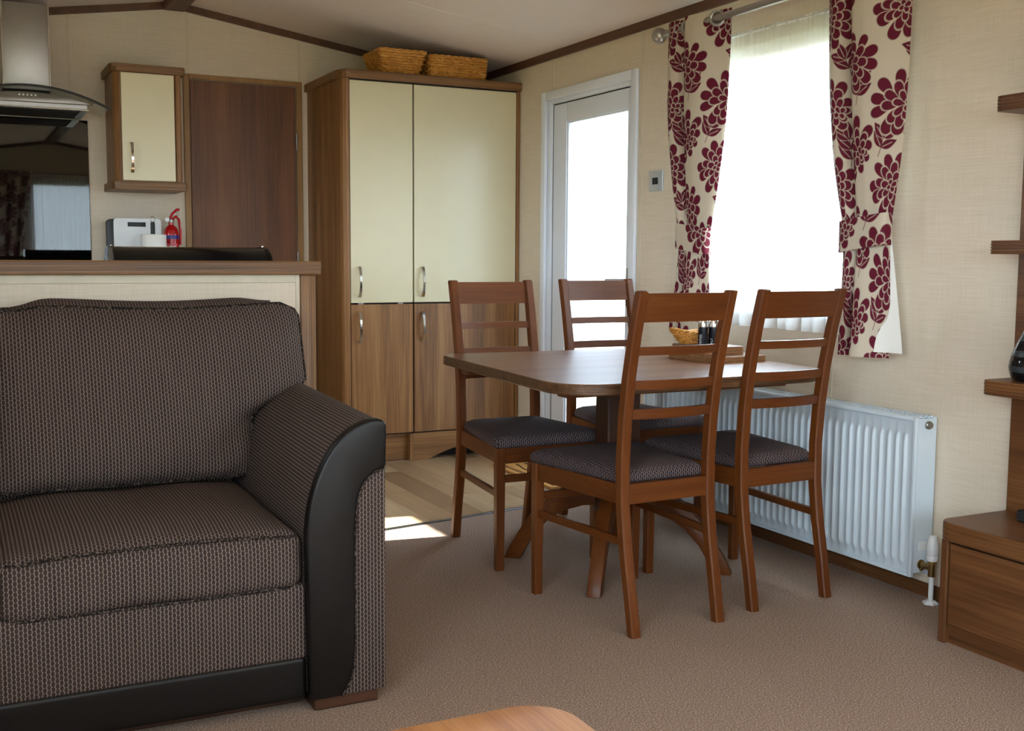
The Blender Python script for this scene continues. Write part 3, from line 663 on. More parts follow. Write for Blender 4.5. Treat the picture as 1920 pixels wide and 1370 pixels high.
for a, b in ((WX0+0.02, 0.740), (0.989, WX1-0.002)): MB().cyl(((a+b)/2, WY-0.001, 1.392), ((a+b)/2, WY-0.001, 1.894), (b-a)/2, 12).build('pilaster', 'walnutZ', wc, smooth=True)

# bread bin, chopping boards, kitchen roll, extinguisher
bb = thing('bread_bin', 'glossy black roll-top bread bin behind the bar top', 'bread bin', (0.685, 3.66, 0.885))
prof = [(3.80, 0.886), (3.80, 1.02)]+[(3.80-0.06+0.06*math.cos(math.radians(a)), 1.012+0.06*math.sin(math.radians(a))) for a in (30, 60, 90)]+[(3.64, 1.072)]+[(3.64+0.10*math.cos(math.radians(a))*1.0, 0.972+0.10*math.sin(math.radians(a))) for a in (110, 130, 150, 170, 180)]+[(3.54, 0.886)]
MB().prism([(y, z) for y, z in prof], 'X', 0.458, 0.912).build('body', 'black', bb, smooth=True, angle=30, fixn=True)
for x0, x1 in ((0.443, 0.458), (0.912, 0.927)):
    MB().prism([(3.67+(y-3.67)*1.03, 0.886+(z-0.886)*1.012) for y, z in prof], 'X', x0, x1, 0.004).build('end_cap', 'black', bb, smooth=True, angle=30, fixn=True)
    MB().lathe([(0.004, 0), (0.004, 0.004), (0.002, 0.006)], ((x0+x1)/2, 3.66, 1.0725), 8).build('rivet', 'chrome', bb)
MB().tube([(0.62, 3.535, 0.93), (0.62, 3.515, 0.93), (0.75, 3.515, 0.93), (0.75, 3.535, 0.93)], 0.005, 8).build('handle', 'chrome', bb)
ZT = 0.8955
cbh = thing('chopping_board', 'white chopping board with slot handle in front of a grey one', 'chopping board', (0.83, 5.80, ZT))
def board(x0, x1, z1, y0, y1): return [(x, z) for x, z in rrect(x0, ZT, x1, z1, 0.022, 0, 6)]
sl_ = [(0.782, 1.187), (0.872, 1.187), (0.872, 1.203), (0.782, 1.203)]
mb = MB()
# white board with a real slot: built from five plates
for a, b in (((0.722, 5.775, ZT), (0.946, 5.787, 1.182)), ((0.722, 5.775, 1.182), (0.787, 5.787, 1.204)), ((0.873, 5.775, 1.182), (0.946, 5.787, 1.204))): mb.box(a, b)
mb.prism([(0.722, 1.204), (0.946, 1.204), (0.946, 1.210), (0.942, 1.217), (0.932, 1.222), (0.736, 1.222), (0.726, 1.217), (0.722, 1.210)], 'Y', 5.775, 5.787)
mb.build('board', 'plastic_white', cbh)
gb = thing('chopping_board', 'charcoal grey chopping board standing behind the white one', 'chopping board', (0.83, 5.81, ZT))
MB().prism(board(0.692, 0.934, 1.219, 0, 0), 'Y', 5.80, 5.84, 0.004).build('board', 'plastic_grey', gb, smooth=True)
kr = thing('kitchen_roll', 'white paper roll on a dark post with ring top', 'kitchen roll', (0.88, 5.60, ZT))
MB().lathe([(0.058, 0), (0.06, 0.004), (0.06, 0.238), (0.057, 0.241), (0.018, 0.241), (0.018, 0.2)], (0.88, 5.60, ZT+0.006), 28).build('paper', 'paper', kr, smooth=True)
MB().lathe([(0.065, 0), (0.065, 0.006)], (0.88, 5.60, ZT), 28).build('base', 'blackmatt', kr)
MB().lathe([(0.007, 0), (0.009, 0.02), (0.0105, 0.20), (0.0105, 0.295), (0.007, 0.300)], (0.878, 5.60, ZT+0.006), 14).build('post', 'plastic_grey', kr, smooth=True)
MB().tube([(0.878+0.010*math.cos(t*math.pi/8), 5.60, ZT+0.318+0.013*math.sin(t*math.pi/8)) for t in range(16)], 0.0022, 6, closed=True).build('ring', 'steel2', kr, smooth=True)
fx = thing('fire_extinguisher', 'small red fire extinguisher with blue label band', 'fire extinguisher', (0.99, 5.72, ZT))
ex, ey = 0.990, 5.755
MB().lathe([(0.032, 0), (0.0365, 0.006), (0.0365, 0.245), (0.034, 0.268), (0.026, 0.285), (0.016, 0.294), (0.012, 0.297), (0.012, 0.312)], (ex, ey, ZT), 28).build('cylinder', 'red', fx, smooth=True)
MB().lathe([(0.0369, 0.228), (0.0369, 0.246)], (ex, ey, ZT), 28).build('blue_band', 'bluelabel', fx, smooth=True)
lab = MB(); n = 16
lab.loft([[(ex+0.0371*math.cos(a), ey+0.0371*math.sin(a), ZT+z) for z in (0.04, 0.205)] for a in [math.radians(-150+100*k/n) for k in range(n+1)]], cap=False, closed=False)
lab.build('printed_label', 'pinklabel', fx, smooth=True)
txt = MB()
for row in range(7):
    for seg in range(3):
        a0 = -146+31*seg; a1 = a0+[24, 27, 18][(seg+row) % 3]; z = ZT+0.19-row*0.021; hgt = 0.009 if row > 4 else 0.004
        pts = [math.radians(a0+(a1-a0)*k/4) for k in range(5)]
        txt.loft([[(ex+0.0375*math.cos(a), ey+0.0375*math.sin(a), z), (ex+0.0375*math.cos(a), ey+0.0375*math.sin(a), z+hgt)] for a in pts], cap=False, closed=False)
txt.build('label_lines', 'print_white', fx)
MB().lathe([(0.014, 0), (0.014, 0.014), (0.010, 0.018)], (ex, ey, ZT+0.310), 14).build('valve', 'steel2', fx, smooth=True)
MB().lathe([(0.009, 0), (0.011, -0.004), (0.011, -0.01)], (ex-0.022, ey-0.012, ZT+0.322), 12, 'Y').build('gauge', 'steel', fx)
MB().tube([(ex-0.004, ey-0.004, ZT+0.328), (ex+0.006, ey-0.006, ZT+0.352), (ex+0.026, ey-0.012, ZT+0.372), (ex+0.04, ey-0.014, ZT+0.374)], 0.0065, 8).build('lever', 'red', fx, smooth=True)
MB().tube([(ex+0.008, ey-0.002, ZT+0.325), (ex+0.022, ey-0.006, ZT+0.34), (ex+0.036, ey-0.01, ZT+0.325), (ex+0.044, ey-0.006, ZT+0.27), (ex+0.043, ey-0.004, ZT+0.2)], 0.0068, 8).build('nozzle', 'red', fx, smooth=True)
MB().tube([(ex+0.03+0.008*math.cos(t), ey-0.013, ZT+0.352+0.010*math.sin(t)) for t in [k*math.pi/6 for k in range(12)]], 0.0014, 6, closed=True).build('pull_ring', 'steel', fx)

# ------------------------------------------------------------------ tall cupboard
tc = thing('tall_cupboard', 'tall walnut cupboard with two cream upper doors and walnut lower doors', 'cupboard', (2.22, 5.6, 0))
CY = 5.30
MB().prism([(1.728, YB-0.002), (1.728, CY+0.03), (1.735, CY+0.012), (1.750, CY+0.002), (1.764, CY), (1.764, YB-0.002)], 'Z', 0.0, 1.905).build('side_panel', 'walnutZ', tc, smooth=True, angle=20)
bx((2.680, CY, 0.0), (2.697, YB-0.002, 1.905), 0.002).build('side_panel', 'walnutZ', tc)
bx((1.764, CY+0.022, 0.14), (2.68, YB-0.003, 1.905)).build('carcass', 'gap', tc)
bx((1.764, CY+0.004, 1.8985), (2.68, CY+0.022, 1.906)).build('head_rail', 'gap', tc)
MB().prism([(1.712, YB-0.002), (1.712, CY+0.05), (1.728, CY-0.002), (1.745, CY-0.016), (1.77, CY-0.022), (2.697, CY-0.022), (2.697, YB-0.002)], 'Z', 1.905, 1.946, 0.004).build('cornice', 'edgeX', tc)
for nm, x0, x1, z0, z1, mt in (('upper_door', 1.768, 2.096, 0.814, 1.898, 'cream'), ('upper_door', 2.104, 2.676, 0.814, 1.898, 'cream'), ('lower_door', 1.768, 2.096, 0.148, 0.806, 'walnutZ'), ('lower_door', 2.104, 2.676, 0.148, 0.806, 'walnutZ')):
    dd = bx((x0, CY+0.001, z0), (x1, CY+0.019, z1), 0.002).build(nm, mt, tc)
    hx = x0+0.042; bow_handle(dd, hx, CY+0.001, *((0.842, 0.994) if z0 > 0.5 else (0.614, 0.766)))
for hx in (1.82, 2.03, 2.42): bx((hx-0.014, CY+0.004, 0.806), (hx+0.014, CY+0.02, 0.814)).build('hinge', 'steel2', tc)
bx((1.764, CY+0.035, 0.0), (2.080, CY+0.05, 0.14)).build('plinth', 'walnutX', tc)
bx((2.080, CY+0.004, 0.0), (2.100, CY+0.05, 0.14), 0.002).build('plinth_post', 'walnutZ', tc)
arc = [(2.10, 0.0), (2.19, 0.0)]+[(2.19+0.40*k/12, 0.055*math.sin(math.pi*k/12)) for k in range(1, 12)]+[(2.59, 0.0), (2.68, 0.0), (2.68, 0.14), (2.10, 0.14)]
MB().prism(arc, 'Y', CY+0.015, CY+0.03).build('plinth', 'walnutX', tc)
bx((2.10, CY+0.10, 0.0), (2.68, CY+0.11, 0.14)).build('plinth_back', 'gap', tc)

# ------------------------------------------------------------------ wicker baskets
def rect_path(cx, cy, hx, hy, r, n):
    o = rrect(cx-hx, cy-hy, cx+hx, cy+hy, r, 0, 4); P = [Vector((x, y, 0)) for x, y in o]; Ls = [0]
    for i in range(len(P)): Ls.append(Ls[-1]+(P[(i+1) % len(P)]-P[i]).length)
    out = []; tot = Ls[-1]; j = 0
    for k in range(n):
        s = tot*k/n
        while Ls[j+1] < s: j += 1
        a, b = P[j % len(P)], P[(j+1) % len(P)]; t = (s-Ls[j])/max(1e-9, Ls[j+1]-Ls[j]); p = a+(b-a)*t; d = (b-a).normalized()
        out.append((p.x, p.y, d.y, -d.x))
    return out
def basket(name, label, cx, cy, z0, hx0, hy0, hx1, hy1, h, rows=9, stakes=30, oval=False, lift=0.0, group=None, cat='basket'):
    b = thing(name, label, cat, (cx, cy, z0), group); r = 0.95 if oval else 0.02
    n = stakes*4
    def ring(t, k=None):
        hx, hy = hx0+(hx1-hx0)*t, hy0+(hy1-hy0)*t
        if oval: return [(cx+hx*math.cos(2*math.pi*i/n), cy+hy*math.sin(2*math.pi*i/n), math.cos(2*math.pi*i/n), math.sin(2*math.pi*i/n)) for i in range(n)]
        return rect_path(cx, cy, hx, hy, 0.018, n)
    def zz(t, p): return z0+0.004+(h-0.008)*t+lift*t*((p[0]-cx)/hx1)**2
    w = MB(); rr = h/rows*0.5; wv = 0.0048
    for row in range(rows):
        t = (row+0.5)/rows; P = ring(t)
        path = [(p[0]+p[2]*wv*math.cos(math.pi*(i-2)/4+math.pi*row), p[1]+p[3]*wv*math.cos(math.pi*(i-2)/4+math.pi*row), zz(t, p)) for i, p in enumerate(P)]
        w.tube(path, rr, 5, closed=True)
    w.build('weave', 'wicker', b, smooth=True, angle=60, kind='stuff')
    s = MB(); A, B = ring(0.0), ring(1.0)
    for i in range(0, n, 4):
        off = 2
        p, q = A[(i+off) % n], B[(i+off) % n]; s.tube([(p[0], p[1], zz(0, p)), ((p[0]+q[0])/2, (p[1]+q[1])/2, zz(0.5, ((p[0]+q[0])/2,))), (q[0], q[1], zz(1, q))], 0.0032, 5)
    s.build('stakes', 'wicker', b, smooth=True, kind='stuff')
    P = ring(1.0)
    for ph in (0, 2):
        MB().tube([(p[0]+p[2]*0.003*math.cos(math.pi*i/3+ph), p[1]+p[3]*0.003*math.cos(math.pi*i/3+ph), zz(1, p)+0.003*math.sin(math.pi*i/3+ph)) for i, p in enumerate(P)], 0.0042, 6, closed=True).build('rim', 'wicker', b, smooth=True)
    P = ring(0.0); MB().prism([(p[0], p[1]) for p in P[::4]], 'Z', z0+0.001, z0+0.005).build('base', 'wicker', b)
    return b
basket('wicker_basket', 'flared orange wicker basket, left of the pair on the tall cupboard', 2.058, 5.455, 1.9465, 0.092, 0.10, 0.122, 0.135, 0.122, 9, 40)
basket('wicker_basket', 'straight sided orange wicker basket, right of the pair on the tall cupboard', 2.362, 5.43, 1.9465, 0.150, 0.10, 0.158, 0.108, 0.112, 8, 44)

# ------------------------------------------------------------------ dining chairs
ZT_C = 0.957
def rear_y(z):
    zs = [0, 0.12, 0.25, 0.36, 0.48, 0.6, 0.72, 0.84, 0.957]; yy = [0.243, 0.222, 0.196, 0.182, 0.180, 0.188, 0.204, 0.229, 0.259]
    return float(np.interp(z, zs, yy))
def post_ring(x0, x1, y0, y1, z, c=0.004):
    return [(x0+c, y0, z), (x1-c, y0, z), (x1, y0+c, z), (x1, y1-c, z), (x1-c, y1, z), (x0+c, y1, z), (x0, y1-c, z), (x0, y0+c, z)]
def make_chair():
    t = thing('dining_chair', '', 'chair', (0, 0, 0), 'dining chairs round the table')
    W, TX, TY = 0.163, 0.031, 0.03
    for s in (-1, 1):
        rings = []
        for k in range(17):
            z = ZT_C*k/16; y = rear_y(z); Wz = W+0.005*k/16; a, b = sorted((s*Wz, s*(Wz-TX))); ty = TY*(1.0+0.12*math.sin(math.pi*k/16))
            rings.append(post_ring(a, b, y-ty, y, z))
        rings.append([(sum(p[0] for p in rings[-1])/8+(p[0]-sum(q[0] for q in rings[-1])/8)*0.8, p[1]+(0.004 if p[1] < rear_y(ZT_C)-0.02 else -0.004), ZT_C+0.003) for p in rings[-1]])
        MB().loft(rings).build('back_post', 'cherryZ', t, smooth=True, angle=30, fixn=True)
        rings = []
        for z, k in ((0, 0.86), (0.25, 0.97), (0.415, 1.0)):
            h = 0.0157*k; cx, cy = s*(0.199-0.0157), -0.2495
            rings.append(post_ring(cx-h, cx+h, cy-h, cy+h, z, 0.003))
        MB().loft(rings).build('leg', 'cherryZ', t, smooth=True, angle=30, fixn=True)
        # side rail and side stretcher run from front leg to back post
        for nm, z0, z1, th in (('side_rail', 0.362, 0.417, 0.020), ('side_stretcher', 0.245, 0.268, 0.014)):
            a = Vector((s*(0.199-0.016), -0.236)); yb = rear_y((z0+z1)/2)-0.026; b = Vector((s*(0.163-0.015), yb)); d = (b-a).normalized(); nn = Vector((-d.y, d.x))*th/2
            MB().prism([tuple(a-nn), tuple(b-nn), tuple(b+nn), tuple(a+nn)], 'Z', z0, z1, 0.002).build(nm, 'cherryY', t)
    bx((-0.172, -0.259, 0.362), (0.172, -0.239, 0.417), 0.002).build('front_rail', 'cherryX', t)
    bx((-0.172, -0.257, 0.297), (0.172, -0.242, 0.322), 0.002).build('front_stretcher', 'cherryX', t)
    y = rear_y(0.39); bx((-0.134, y-0.025, 0.362), (0.134, y-0.004, 0.419), 0.002).build('rear_rail', 'cherryX', t)
    def curved(z0, z1, th, bow, nm, wid=0.1365):
        rings = []
        for k in range(13):
            u = -1+2*k/12; x = wid*u; b = bow*(1-u*u); y0, y1 = rear_y(z0)-0.022+b, rear_y(z1)-0.022+b
            rings.append([(x, y0, z0), (x, y0+th, z0), (x, y1+th, z1), (x, y1, z1)])
        MB().loft(rings).build(nm, 'cherryX', t, smooth=True, angle=40, fixn=True)
    curved(0.874, 0.953, 0.019, 0.006, 'top_rail', 0.139)
    for z0, z1 in ((0.782, 0.806), (0.685, 0.712), (0.602, 0.630)): curved(z0, z1, 0.016, 0.016, 'slat')
    # upholstered seat: rounded trapezoid, domed
    def outline(k):
        pts = []
        for x0, y0, q, a0 in ((-0.205, -0.276, 0.028, 180), (0.205, -0.276, 0.028, 270), (0.150, 0.148, 0.02, 0), (-0.150, 0.148, 0.02, 90)):
            cx = x0-math.copysign(q, x0); cy = y0-math.copysign(q, y0)
            for j in range(7):
                a = math.radians(a0+15*j); pts.append((cx+q*math.cos(a), cy+q*math.sin(a)))
        cx, cy = 0.0, -0.064
        return [(cx+(x-cx)*k, cy+(y-cy)*k) for x, y in pts]
    rings = [[(x, y, z) for x, y in outline(k)] for k, z in ((0.97, 0.416), (1.0, 0.420), (1.012, 0.430), (1.0, 0.441), (0.965, 0.449), (0.88, 0.457), (0.72, 0.463), (0.5, 0.467), (0.25, 0.468), (0.05, 0.468))]
    MB().loft(rings).build('seat', 'seat', t, smooth=True, angle=80, uv='box', fixn=True)
    return t
ch = make_chair()
CH = [((1.799, 2.775), 3.180, 'reddish wooden dining chair nearest the viewer, seen from behind beside the sofa'),
      ((2.246, 2.822), 3.191, 'reddish wooden dining chair seen from behind, closest to the white radiator'),
      ((1.803, 3.545), -0.029, 'reddish wooden dining chair facing the viewer in front of the tall cupboard'),
      ((2.350, 3.692), -0.022, 'reddish wooden dining chair across the table in front of the glazed door')]
chairs = [ch]+[copy_tree(ch) for _ in CH[1:]]
for o, ((x, y), a, lab_) in zip(chairs, CH): o.location = (x, y, 0); o.rotation_euler = (0, 0, a); o['label'] = lab_

# ------------------------------------------------------------------ dining table
TBZ = 0.698
def roundpoly(pts, rad, off=0.0, n=10):
    """counter-clockwise convex polygon with rounded corners, grown by off"""
    P = [Vector(p) for p in pts]; N = len(P); out = []
    E = [(P[(i+1) % N]-P[i]).normalized() for i in range(N)]
    for i in range(N):
        d0, d1 = E[i-1], E[i]; n0, n1 = Vector((d0.y, -d0.x)), Vector((d1.y, -d1.x)); r = rad[i]
        half = math.acos(max(-1, min(1, d0.dot(d1))))/2; t = r*math.tan(half); c = P[i]-d0*t-n0*r
        a0 = math.atan2(n0.y, n0.x); da = 2*half
        for k in range(n+1):
            a = a0+da*k/n; out.append((c.x+(r+off)*math.cos(a), c.y+(r+off)*math.sin(a)))
    return out
TB = [(1.484, 2.626), (2.495, 2.670), (2.505, 3.640), (1.556, 3.705)]; TR = [0.14, 0.16, 0.14, 0.085]
tb = thing('dining_table', 'wooden pedestal dining table with rounded corners and ridged edge', 'table', (2.0, 3.17, 0))
ridged(lambda o: roundpoly(TB, TR, o), TBZ-0.032, TBZ-0.0015, 4).build('edge_band', 'table_edge', tb, smooth=True, angle=25)
MB().prism(roundpoly(TB, TR, -0.0025), 'Z', TBZ-0.003, TBZ).build('top', 'table_top', tb)
for yy in (2.86, 3.56): bx((1.60, yy-0.03, TBZ-0.062), (2.42, yy+0.03, TBZ-0.032), 0.004).build('bearer', 'cherryX', tb)
pc = Vector((2.0, 3.185))
for xx in (-0.034, 0.034):
    MB().loft([post_ring(pc.x+xx-0.03*k, pc.x+xx+0.03*k, pc.y-0.045*k, pc.y+0.045*k, z, 0.005) for z, k in ((0.19, 1.1), (0.45, 1.0), (TBZ-0.032, 0.92))]).build('column', 'darkZ', tb, smooth=True, angle=30, fixn=True)  # shade below the table top is put into this darker wood colour
up = [(0.02, 0.305), (0.09, 0.30), (0.16, 0.277), (0.23, 0.232), (0.29, 0.172), (0.34, 0.10), (0.375, 0.04), (0.392, 0.0)]
lo = [(0.335, 0.0), (0.315, 0.04), (0.28, 0.095), (0.235, 0.145), (0.18, 0.182), (0.11, 0.205), (0.02, 0.212)]
for a in (45, 135, 225, 315):
    a = math.radians(a)+math.radians(3); ca, sa = math.cos(a), math.sin(a); mb = MB().prism(up+lo, 'Y', -0.022, 0.022, 0.004)
    mb.v = [(pc.x+ca*x-sa*y, pc.y+sa*x+ca*y, z) for x, y, z in mb.v]; mb.build('leg', 'cherryX', tb, smooth=True, angle=30)
bx((-0.16+pc.x, -0.16+pc.y, TBZ-0.045), (0.16+pc.x, 0.16+pc.y, TBZ-0.032)).build('mounting_plate', 'darkX', tb)

# placemats, basket and shakers on the table
def mats(n, x0, y0, x1, y1, z0, th, labels, group, rz):
    for k in range(n):
        j = 0.0025*math.sin(k*2.3); c = ((x0+x1)/2, (y0+y1)/2)
        m = thing('placemat', (['lowest', 'second lowest', 'third lowest', 'fourth lowest', 'fifth lowest', 'sixth lowest'][k] if k < n-1 else 'topmost')+' '+labels, 'placemat', (c[0], c[1], z0+k*th), group)
        hx, hy = (x1-x0)/2, (y1-y0)/2
        MB().prism([(c[0]+j+x, c[1]+j*0.7+y) for x, y in rrect(-hx, -hy, hx, hy, 0.02, 0, 5)], 'Z', z0+k*th+0.0002, z0+(k+1)*th-0.0012).build('board', 'cork', m)
        MB().prism([(c[0]+j+x, c[1]+j*0.7+y) for x, y in rrect(-hx+0.001, -hy+0.001, hx-0.001, hy-0.001, 0.019, 0, 5)], 'Z', z0+(k+1)*th-0.0012, z0+(k+1)*th-0.0002).build('printed_face', 'table_top', m)
        m.rotation_euler = (0, 0, rz)
mats(5, 2.262, 3.005, 2.485, 3.285, TBZ, 0.0042, 'larger thin wooden placemat of the bottom stack on the table', 'placemats in the bottom stack', 0.02)
mats(7, 2.268, 3.062, 2.436, 3.276, TBZ+0.021, 0.0040, 'smaller thin wooden placemat of the upper stack under the small basket', 'placemats in the upper stack', -0.02)
ZS = TBZ+0.021+7*0.0040
basket('bread_basket', 'small oval wicker basket on the placemats beside the shakers', 2.345, 3.222, ZS, 0.062, 0.036, 0.104, 0.058, 0.044, 7, 22, oval=True, lift=0.014)
def text_mesh(body, size):
    cu = bpy.data.curves.new('txt', 'FONT'); cu.body = body; cu.size = size; cu.resolution_u = 2; o = bpy.data.objects.new('txt', cu); COL.objects.link(o)
    dg = bpy.context.evaluated_depsgraph_get(); me = bpy.data.meshes.new_from_object(o.evaluated_get(dg))
    v = [tuple(p.co) for p in me.vertices]; f = [tuple(p.vertices) for p in me.polygons]; bpy.data.objects.remove(o); bpy.data.curves.remove(cu); bpy.data.meshes.remove(me); return v, f
def shaker(cx, cy, r, word, label, ang, zoff):
    s = thing('shaker', label, 'shaker', (cx, cy, ZS), 'salt and pepper shakers')
    MB().lathe([(r*0.96, 0), (r, 0.003), (r, 0.066)], (cx, cy, ZS), 24).build('body', 'navy', s, smooth=True)
    MB().lathe([(r*1.01, 0.066), (r*1.01, 0.086), (r*0.96, 0.089), (r*0.2, 0.0895)], (cx, cy, ZS), 24).build('cap', 'chrome', s, smooth=True)
    v, f = text_mesh(word, 0.0115); out = []
    for x, y, z in v:
        a = ang-(y)/r*1.0; a = ang+(-y)/r; out.append((cx+(r+0.0004)*math.cos(a), cy+(r+0.0004)*math.sin(a), ZS+zoff+x))
    MB().add(out, f).build('lettering', 'print_white', s)
shaker(2.298, 3.122, 0.0172, 'PEPPER', 'navy shaker with chrome cap lettered PEPPER', math.radians(-140), 0.006)
shaker(2.335, 3.112, 0.0180, 'SALT', 'navy shaker with chrome cap standing right of the pepper', math.radians(-135), 0.003)

# ------------------------------------------------------------------ radiator
rd = thing('radiator', 'white ribbed panel radiator under the window with thermostatic valve', 'radiator', (2.64, 3.19, 0.08))
RY0, RY1, RZ0, RZ1, RF, RB = 2.45, 3.945, 0.075, 0.57, 2.604, 2.690
P_ = 0.0335; ny = int((RY1-RY0-0.06)/P_)
rib_shape = [(0.0, 0.0), (0.22, 0.0), (0.30, 0.25), (0.38, 0.8), (0.46, 1.0), (0.54, 1.0), (0.62, 0.8), (0.70, 0.25), (0.78, 0.0)]
rows_y = [(RY0+0.004, 0.0)]+[(RY0+0.03+P_*(k+t), w) for k in range(ny) for t, w in rib_shape]+[(RY1-0.004, 0.0)]
rows_z = [(0.004, 0), (0.034, 0), (0.040, 0.5), (0.050, 1), (0.20, 1), (0.42, 1), (0.436, 0.5), (0.444, 0), (RZ1-RZ0-0.004, 0)]
g = MB(); nu = len(rows_y)-1
g.add([(RF+0.008-0.0085*w*e, y, RZ0+z) for z, e in rows_z for y, w in rows_y], [(j*(nu+1)+i, (j+1)*(nu+1)+i, (j+1)*(nu+1)+i+1, j*(nu+1)+i+1) for j in range(len(rows_z)-1) for i in range(nu)])
g.build('ribbed_panel', 'radw', rd, smooth=True, angle=60)
fr_ = MB()
for a, b in (((RF-0.002, RY0, RZ0), (RF+0.012, RY0+0.012, RZ1)), ((RF-0.002, RY1-0.012, RZ0), (RF+0.012, RY1, RZ1)), ((RF-0.002, RY0+0.012, RZ0), (RF+0.012, RY1-0.012, RZ0+0.010)), ((RF-0.002, RY0+0.012, RZ1-0.012), (RF+0.012, RY1-0.012, RZ1))): fr_.box(a, b, 0.002)
fr_.build('front_rim', 'radw', rd, smooth=True)
bx((RF+0.012, RY0+0.012, RZ0+0.006), (RB-0.012, RY1-0.012, RZ1-0.02)).build('core', 'radw', rd)
bx((RB-0.012, RY0, RZ0), (RB, RY1, RZ1-0.002), 0.002).build('back_panel', 'radw', rd)
for y in (RY0, RY1-0.004): bx((RF+0.010, y, RZ0+0.012), (RB-0.01, y+0.004, RZ1-0.004), 0.001).build('side_plate', 'radw', rd)
gr = MB()
for x in (RF+0.012, RF+0.034, RF+0.056, RB-0.008): gr.box((x-0.003, RY0+0.004, RZ1-0.004), (x+0.003, RY1-0.004, RZ1+0.001))
k = RY0+0.01
while k < RY1-0.02:
    gr.box((RF+0.012, k, RZ1-0.004), (RB-0.008, k+0.006, RZ1+0.0006)); k += 0.0185
gr.build('top_grille', 'radw', rd)
MB().lathe([(0.013, 0), (0.013, -0.006), (0.010, -0.008), (0.010, -0.012), (0.006, -0.013)], (2.652, RY0, 0.545), 16, 'Y').build('bleed_plug', 'steel2', rd, smooth=True)
MB().lathe([(0.015, 0), (0.015, -0.004), (0.009, -0.006), (0.009, -0.03)], (2.645, RY0, 0.112), 16, 'Y').build('inlet', 'brass', rd, smooth=True)
VX, VY = 2.645, 2.405
vb = MB().cyl((VX, VY, 0.085), (VX, VY, 0.138), 0.0115, 12); vb.cyl((VX, VY+0.0, 0.112), (VX, RY0-0.01, 0.112), 0.010, 12); vb.lathe([(0.014, 0), (0.014, 0.014)], (VX, VY, 0.124), 6); vb.cyl((VX-0.004, VY+0.03, 0.104), (VX-0.016, VY+0.03, 0.100), 0.005, 8)
vb = vb.build('valve_body', 'brass', rd, smooth=True)
MB().lathe([(0.0155, 0), (0.0165, 0.004), (0.0165, 0.014), (0.0155, 0.016), (0.018, 0.022), (0.0178, 0.05), (0.0125, 0.068), (0.0115, 0.078), (0.004, 0.079)], (VX, VY, 0.134), 20).build('thermostat_head', 'plastic_white', rd, smooth=True)
MB().cyl((VX, VY, 0.0), (VX, VY, 0.088), 0.0078, 12).build('pipe', 'plastic_white', rd, smooth=True)
MB().lathe([(0.024, 0), (0.024, 0.005), (0.013, 0.011)], (VX, VY, 0.0), 6).build('pipe_collar', 'plastic_white', rd)
bx((RF+0.03, RY0-0.0012, 0.155), (RF+0.062, RY0+0.001, 0.182), 0.001).build('label_plate', 'plastic_white', rd)

# ------------------------------------------------------------------ media unit, vase
tv = thing('media_unit', 'walnut media unit with drawer, tall back panel and open shelves', 'media unit', (2.55, 1.6, 0))
MX = 2.40
ridged(lambda o: rrect(MX-0.012, 0.75, XR-0.004, 2.168, [0.004, 0.004, 0.004, 0.05], o, 8), 0.290, 0.338, 5).build('top', 'tv_along', tv, smooth=True, angle=25)
MB().prism(rrect(MX-0.010, 0.752, XR-0.005, 2.166, [0.004, 0.004, 0.004, 0.048], 0, 8), 'Z', 0.3375, 0.3395).build('top_surface', 'tv_along', tv)
bx((MX, 2.130, 0.0), (XR-0.016, 2.154, 0.29), 0.004).build('side_panel', 'tv_upright', tv)
bx((MX, 0.76, 0.0), (XR-0.016, 0.784, 0.29), 0.004).build('side_panel', 'tv_upright', tv)
bx((MX+0.03, 0.784, 0.05), (XR-0.016, 2.130, 0.285)).build('carcass', 'gap', tv)
for a, b in ((1.46, 2.126), (0.788, 1.452)): bx((MX+0.004, a, 0.056), (MX+0.024, b, 0.279), 0.002).build('drawer_front', 'tv_along', tv)
bx((MX+0.018, 0.784, 0.0), (MX+0.034, 2.130, 0.05)).build('plinth', 'tv_along', tv)
bx((2.664, 1.25, 0.3395), (2.684, 2.166, 1.75), 0.002).build('back_panel', 'tv_along', tv)
bx((2.684, 1.35, 0.35), (XR-0.002, 2.05, 1.7)).build('batten', 'gap', tv)
for z0, z1 in ((0.685, 0.725), (1.064, 1.100), (1.440, 1.480)):
    ridged(lambda o: rrect(2.495, 1.55, 2.664, 2.130, [0.004, 0.004, 0.004, 0.022], o, 6), z0, z1, 4).build('shelf', 'tv_along', tv, smooth=True, angle=25)
vs_ = thing('vase', 'glossy black bottle vase with ribbed bands on the lowest shelf', 'vase', (2.585, 2.035, 0.725))
vp = [(0.046, 0), (0.054, 0.004), (0.061, 0.02), (0.0635, 0.036), (0.062, 0.052), (0.056, 0.075), (0.046, 0.10), (0.034, 0.125), (0.024, 0.15), (0.017, 0.18), (0.014, 0.22), (0.013, 0.27), (0.016, 0.30), (0.013, 0.302), (0.010, 0.27)]
MB().lathe([(r*1.0, z) for r, z in vp], (2.585, 2.035, 0.7252), 36).build('body', 'vase', vs_, smooth=True)
dv = thing('set_top_box', 'black slatted box at the back of the media unit', 'box', (2.60, 1.93, 0.34))
bx((2.575, 1.78, 0.3405), (2.655, 2.058, 0.372), 0.003).build('casing', 'blackmatt', dv)
for k in range(4): bx((2.573, 1.785, 0.346+0.006*k), (2.577, 2.056, 0.349+0.006*k)).build('slat', 'plastic_grey', dv)
ls = thing('light_switch', 'brushed steel light switch with black rockers beside the curtain', 'light switch', (XR, 4.018, 1.372))
bx((XR-0.008, 3.966, 1.328), (XR-0.0002, 4.070, 1.416), 0.003).build('plate', 'switch_plate', ls, smooth=True)
for k in (0, 1): bx((XR-0.012, 3.998+0.021*k, 1.357), (XR-0.007, 4.017+0.021*k, 1.386), 0.002).build('rocker', 'black', ls)

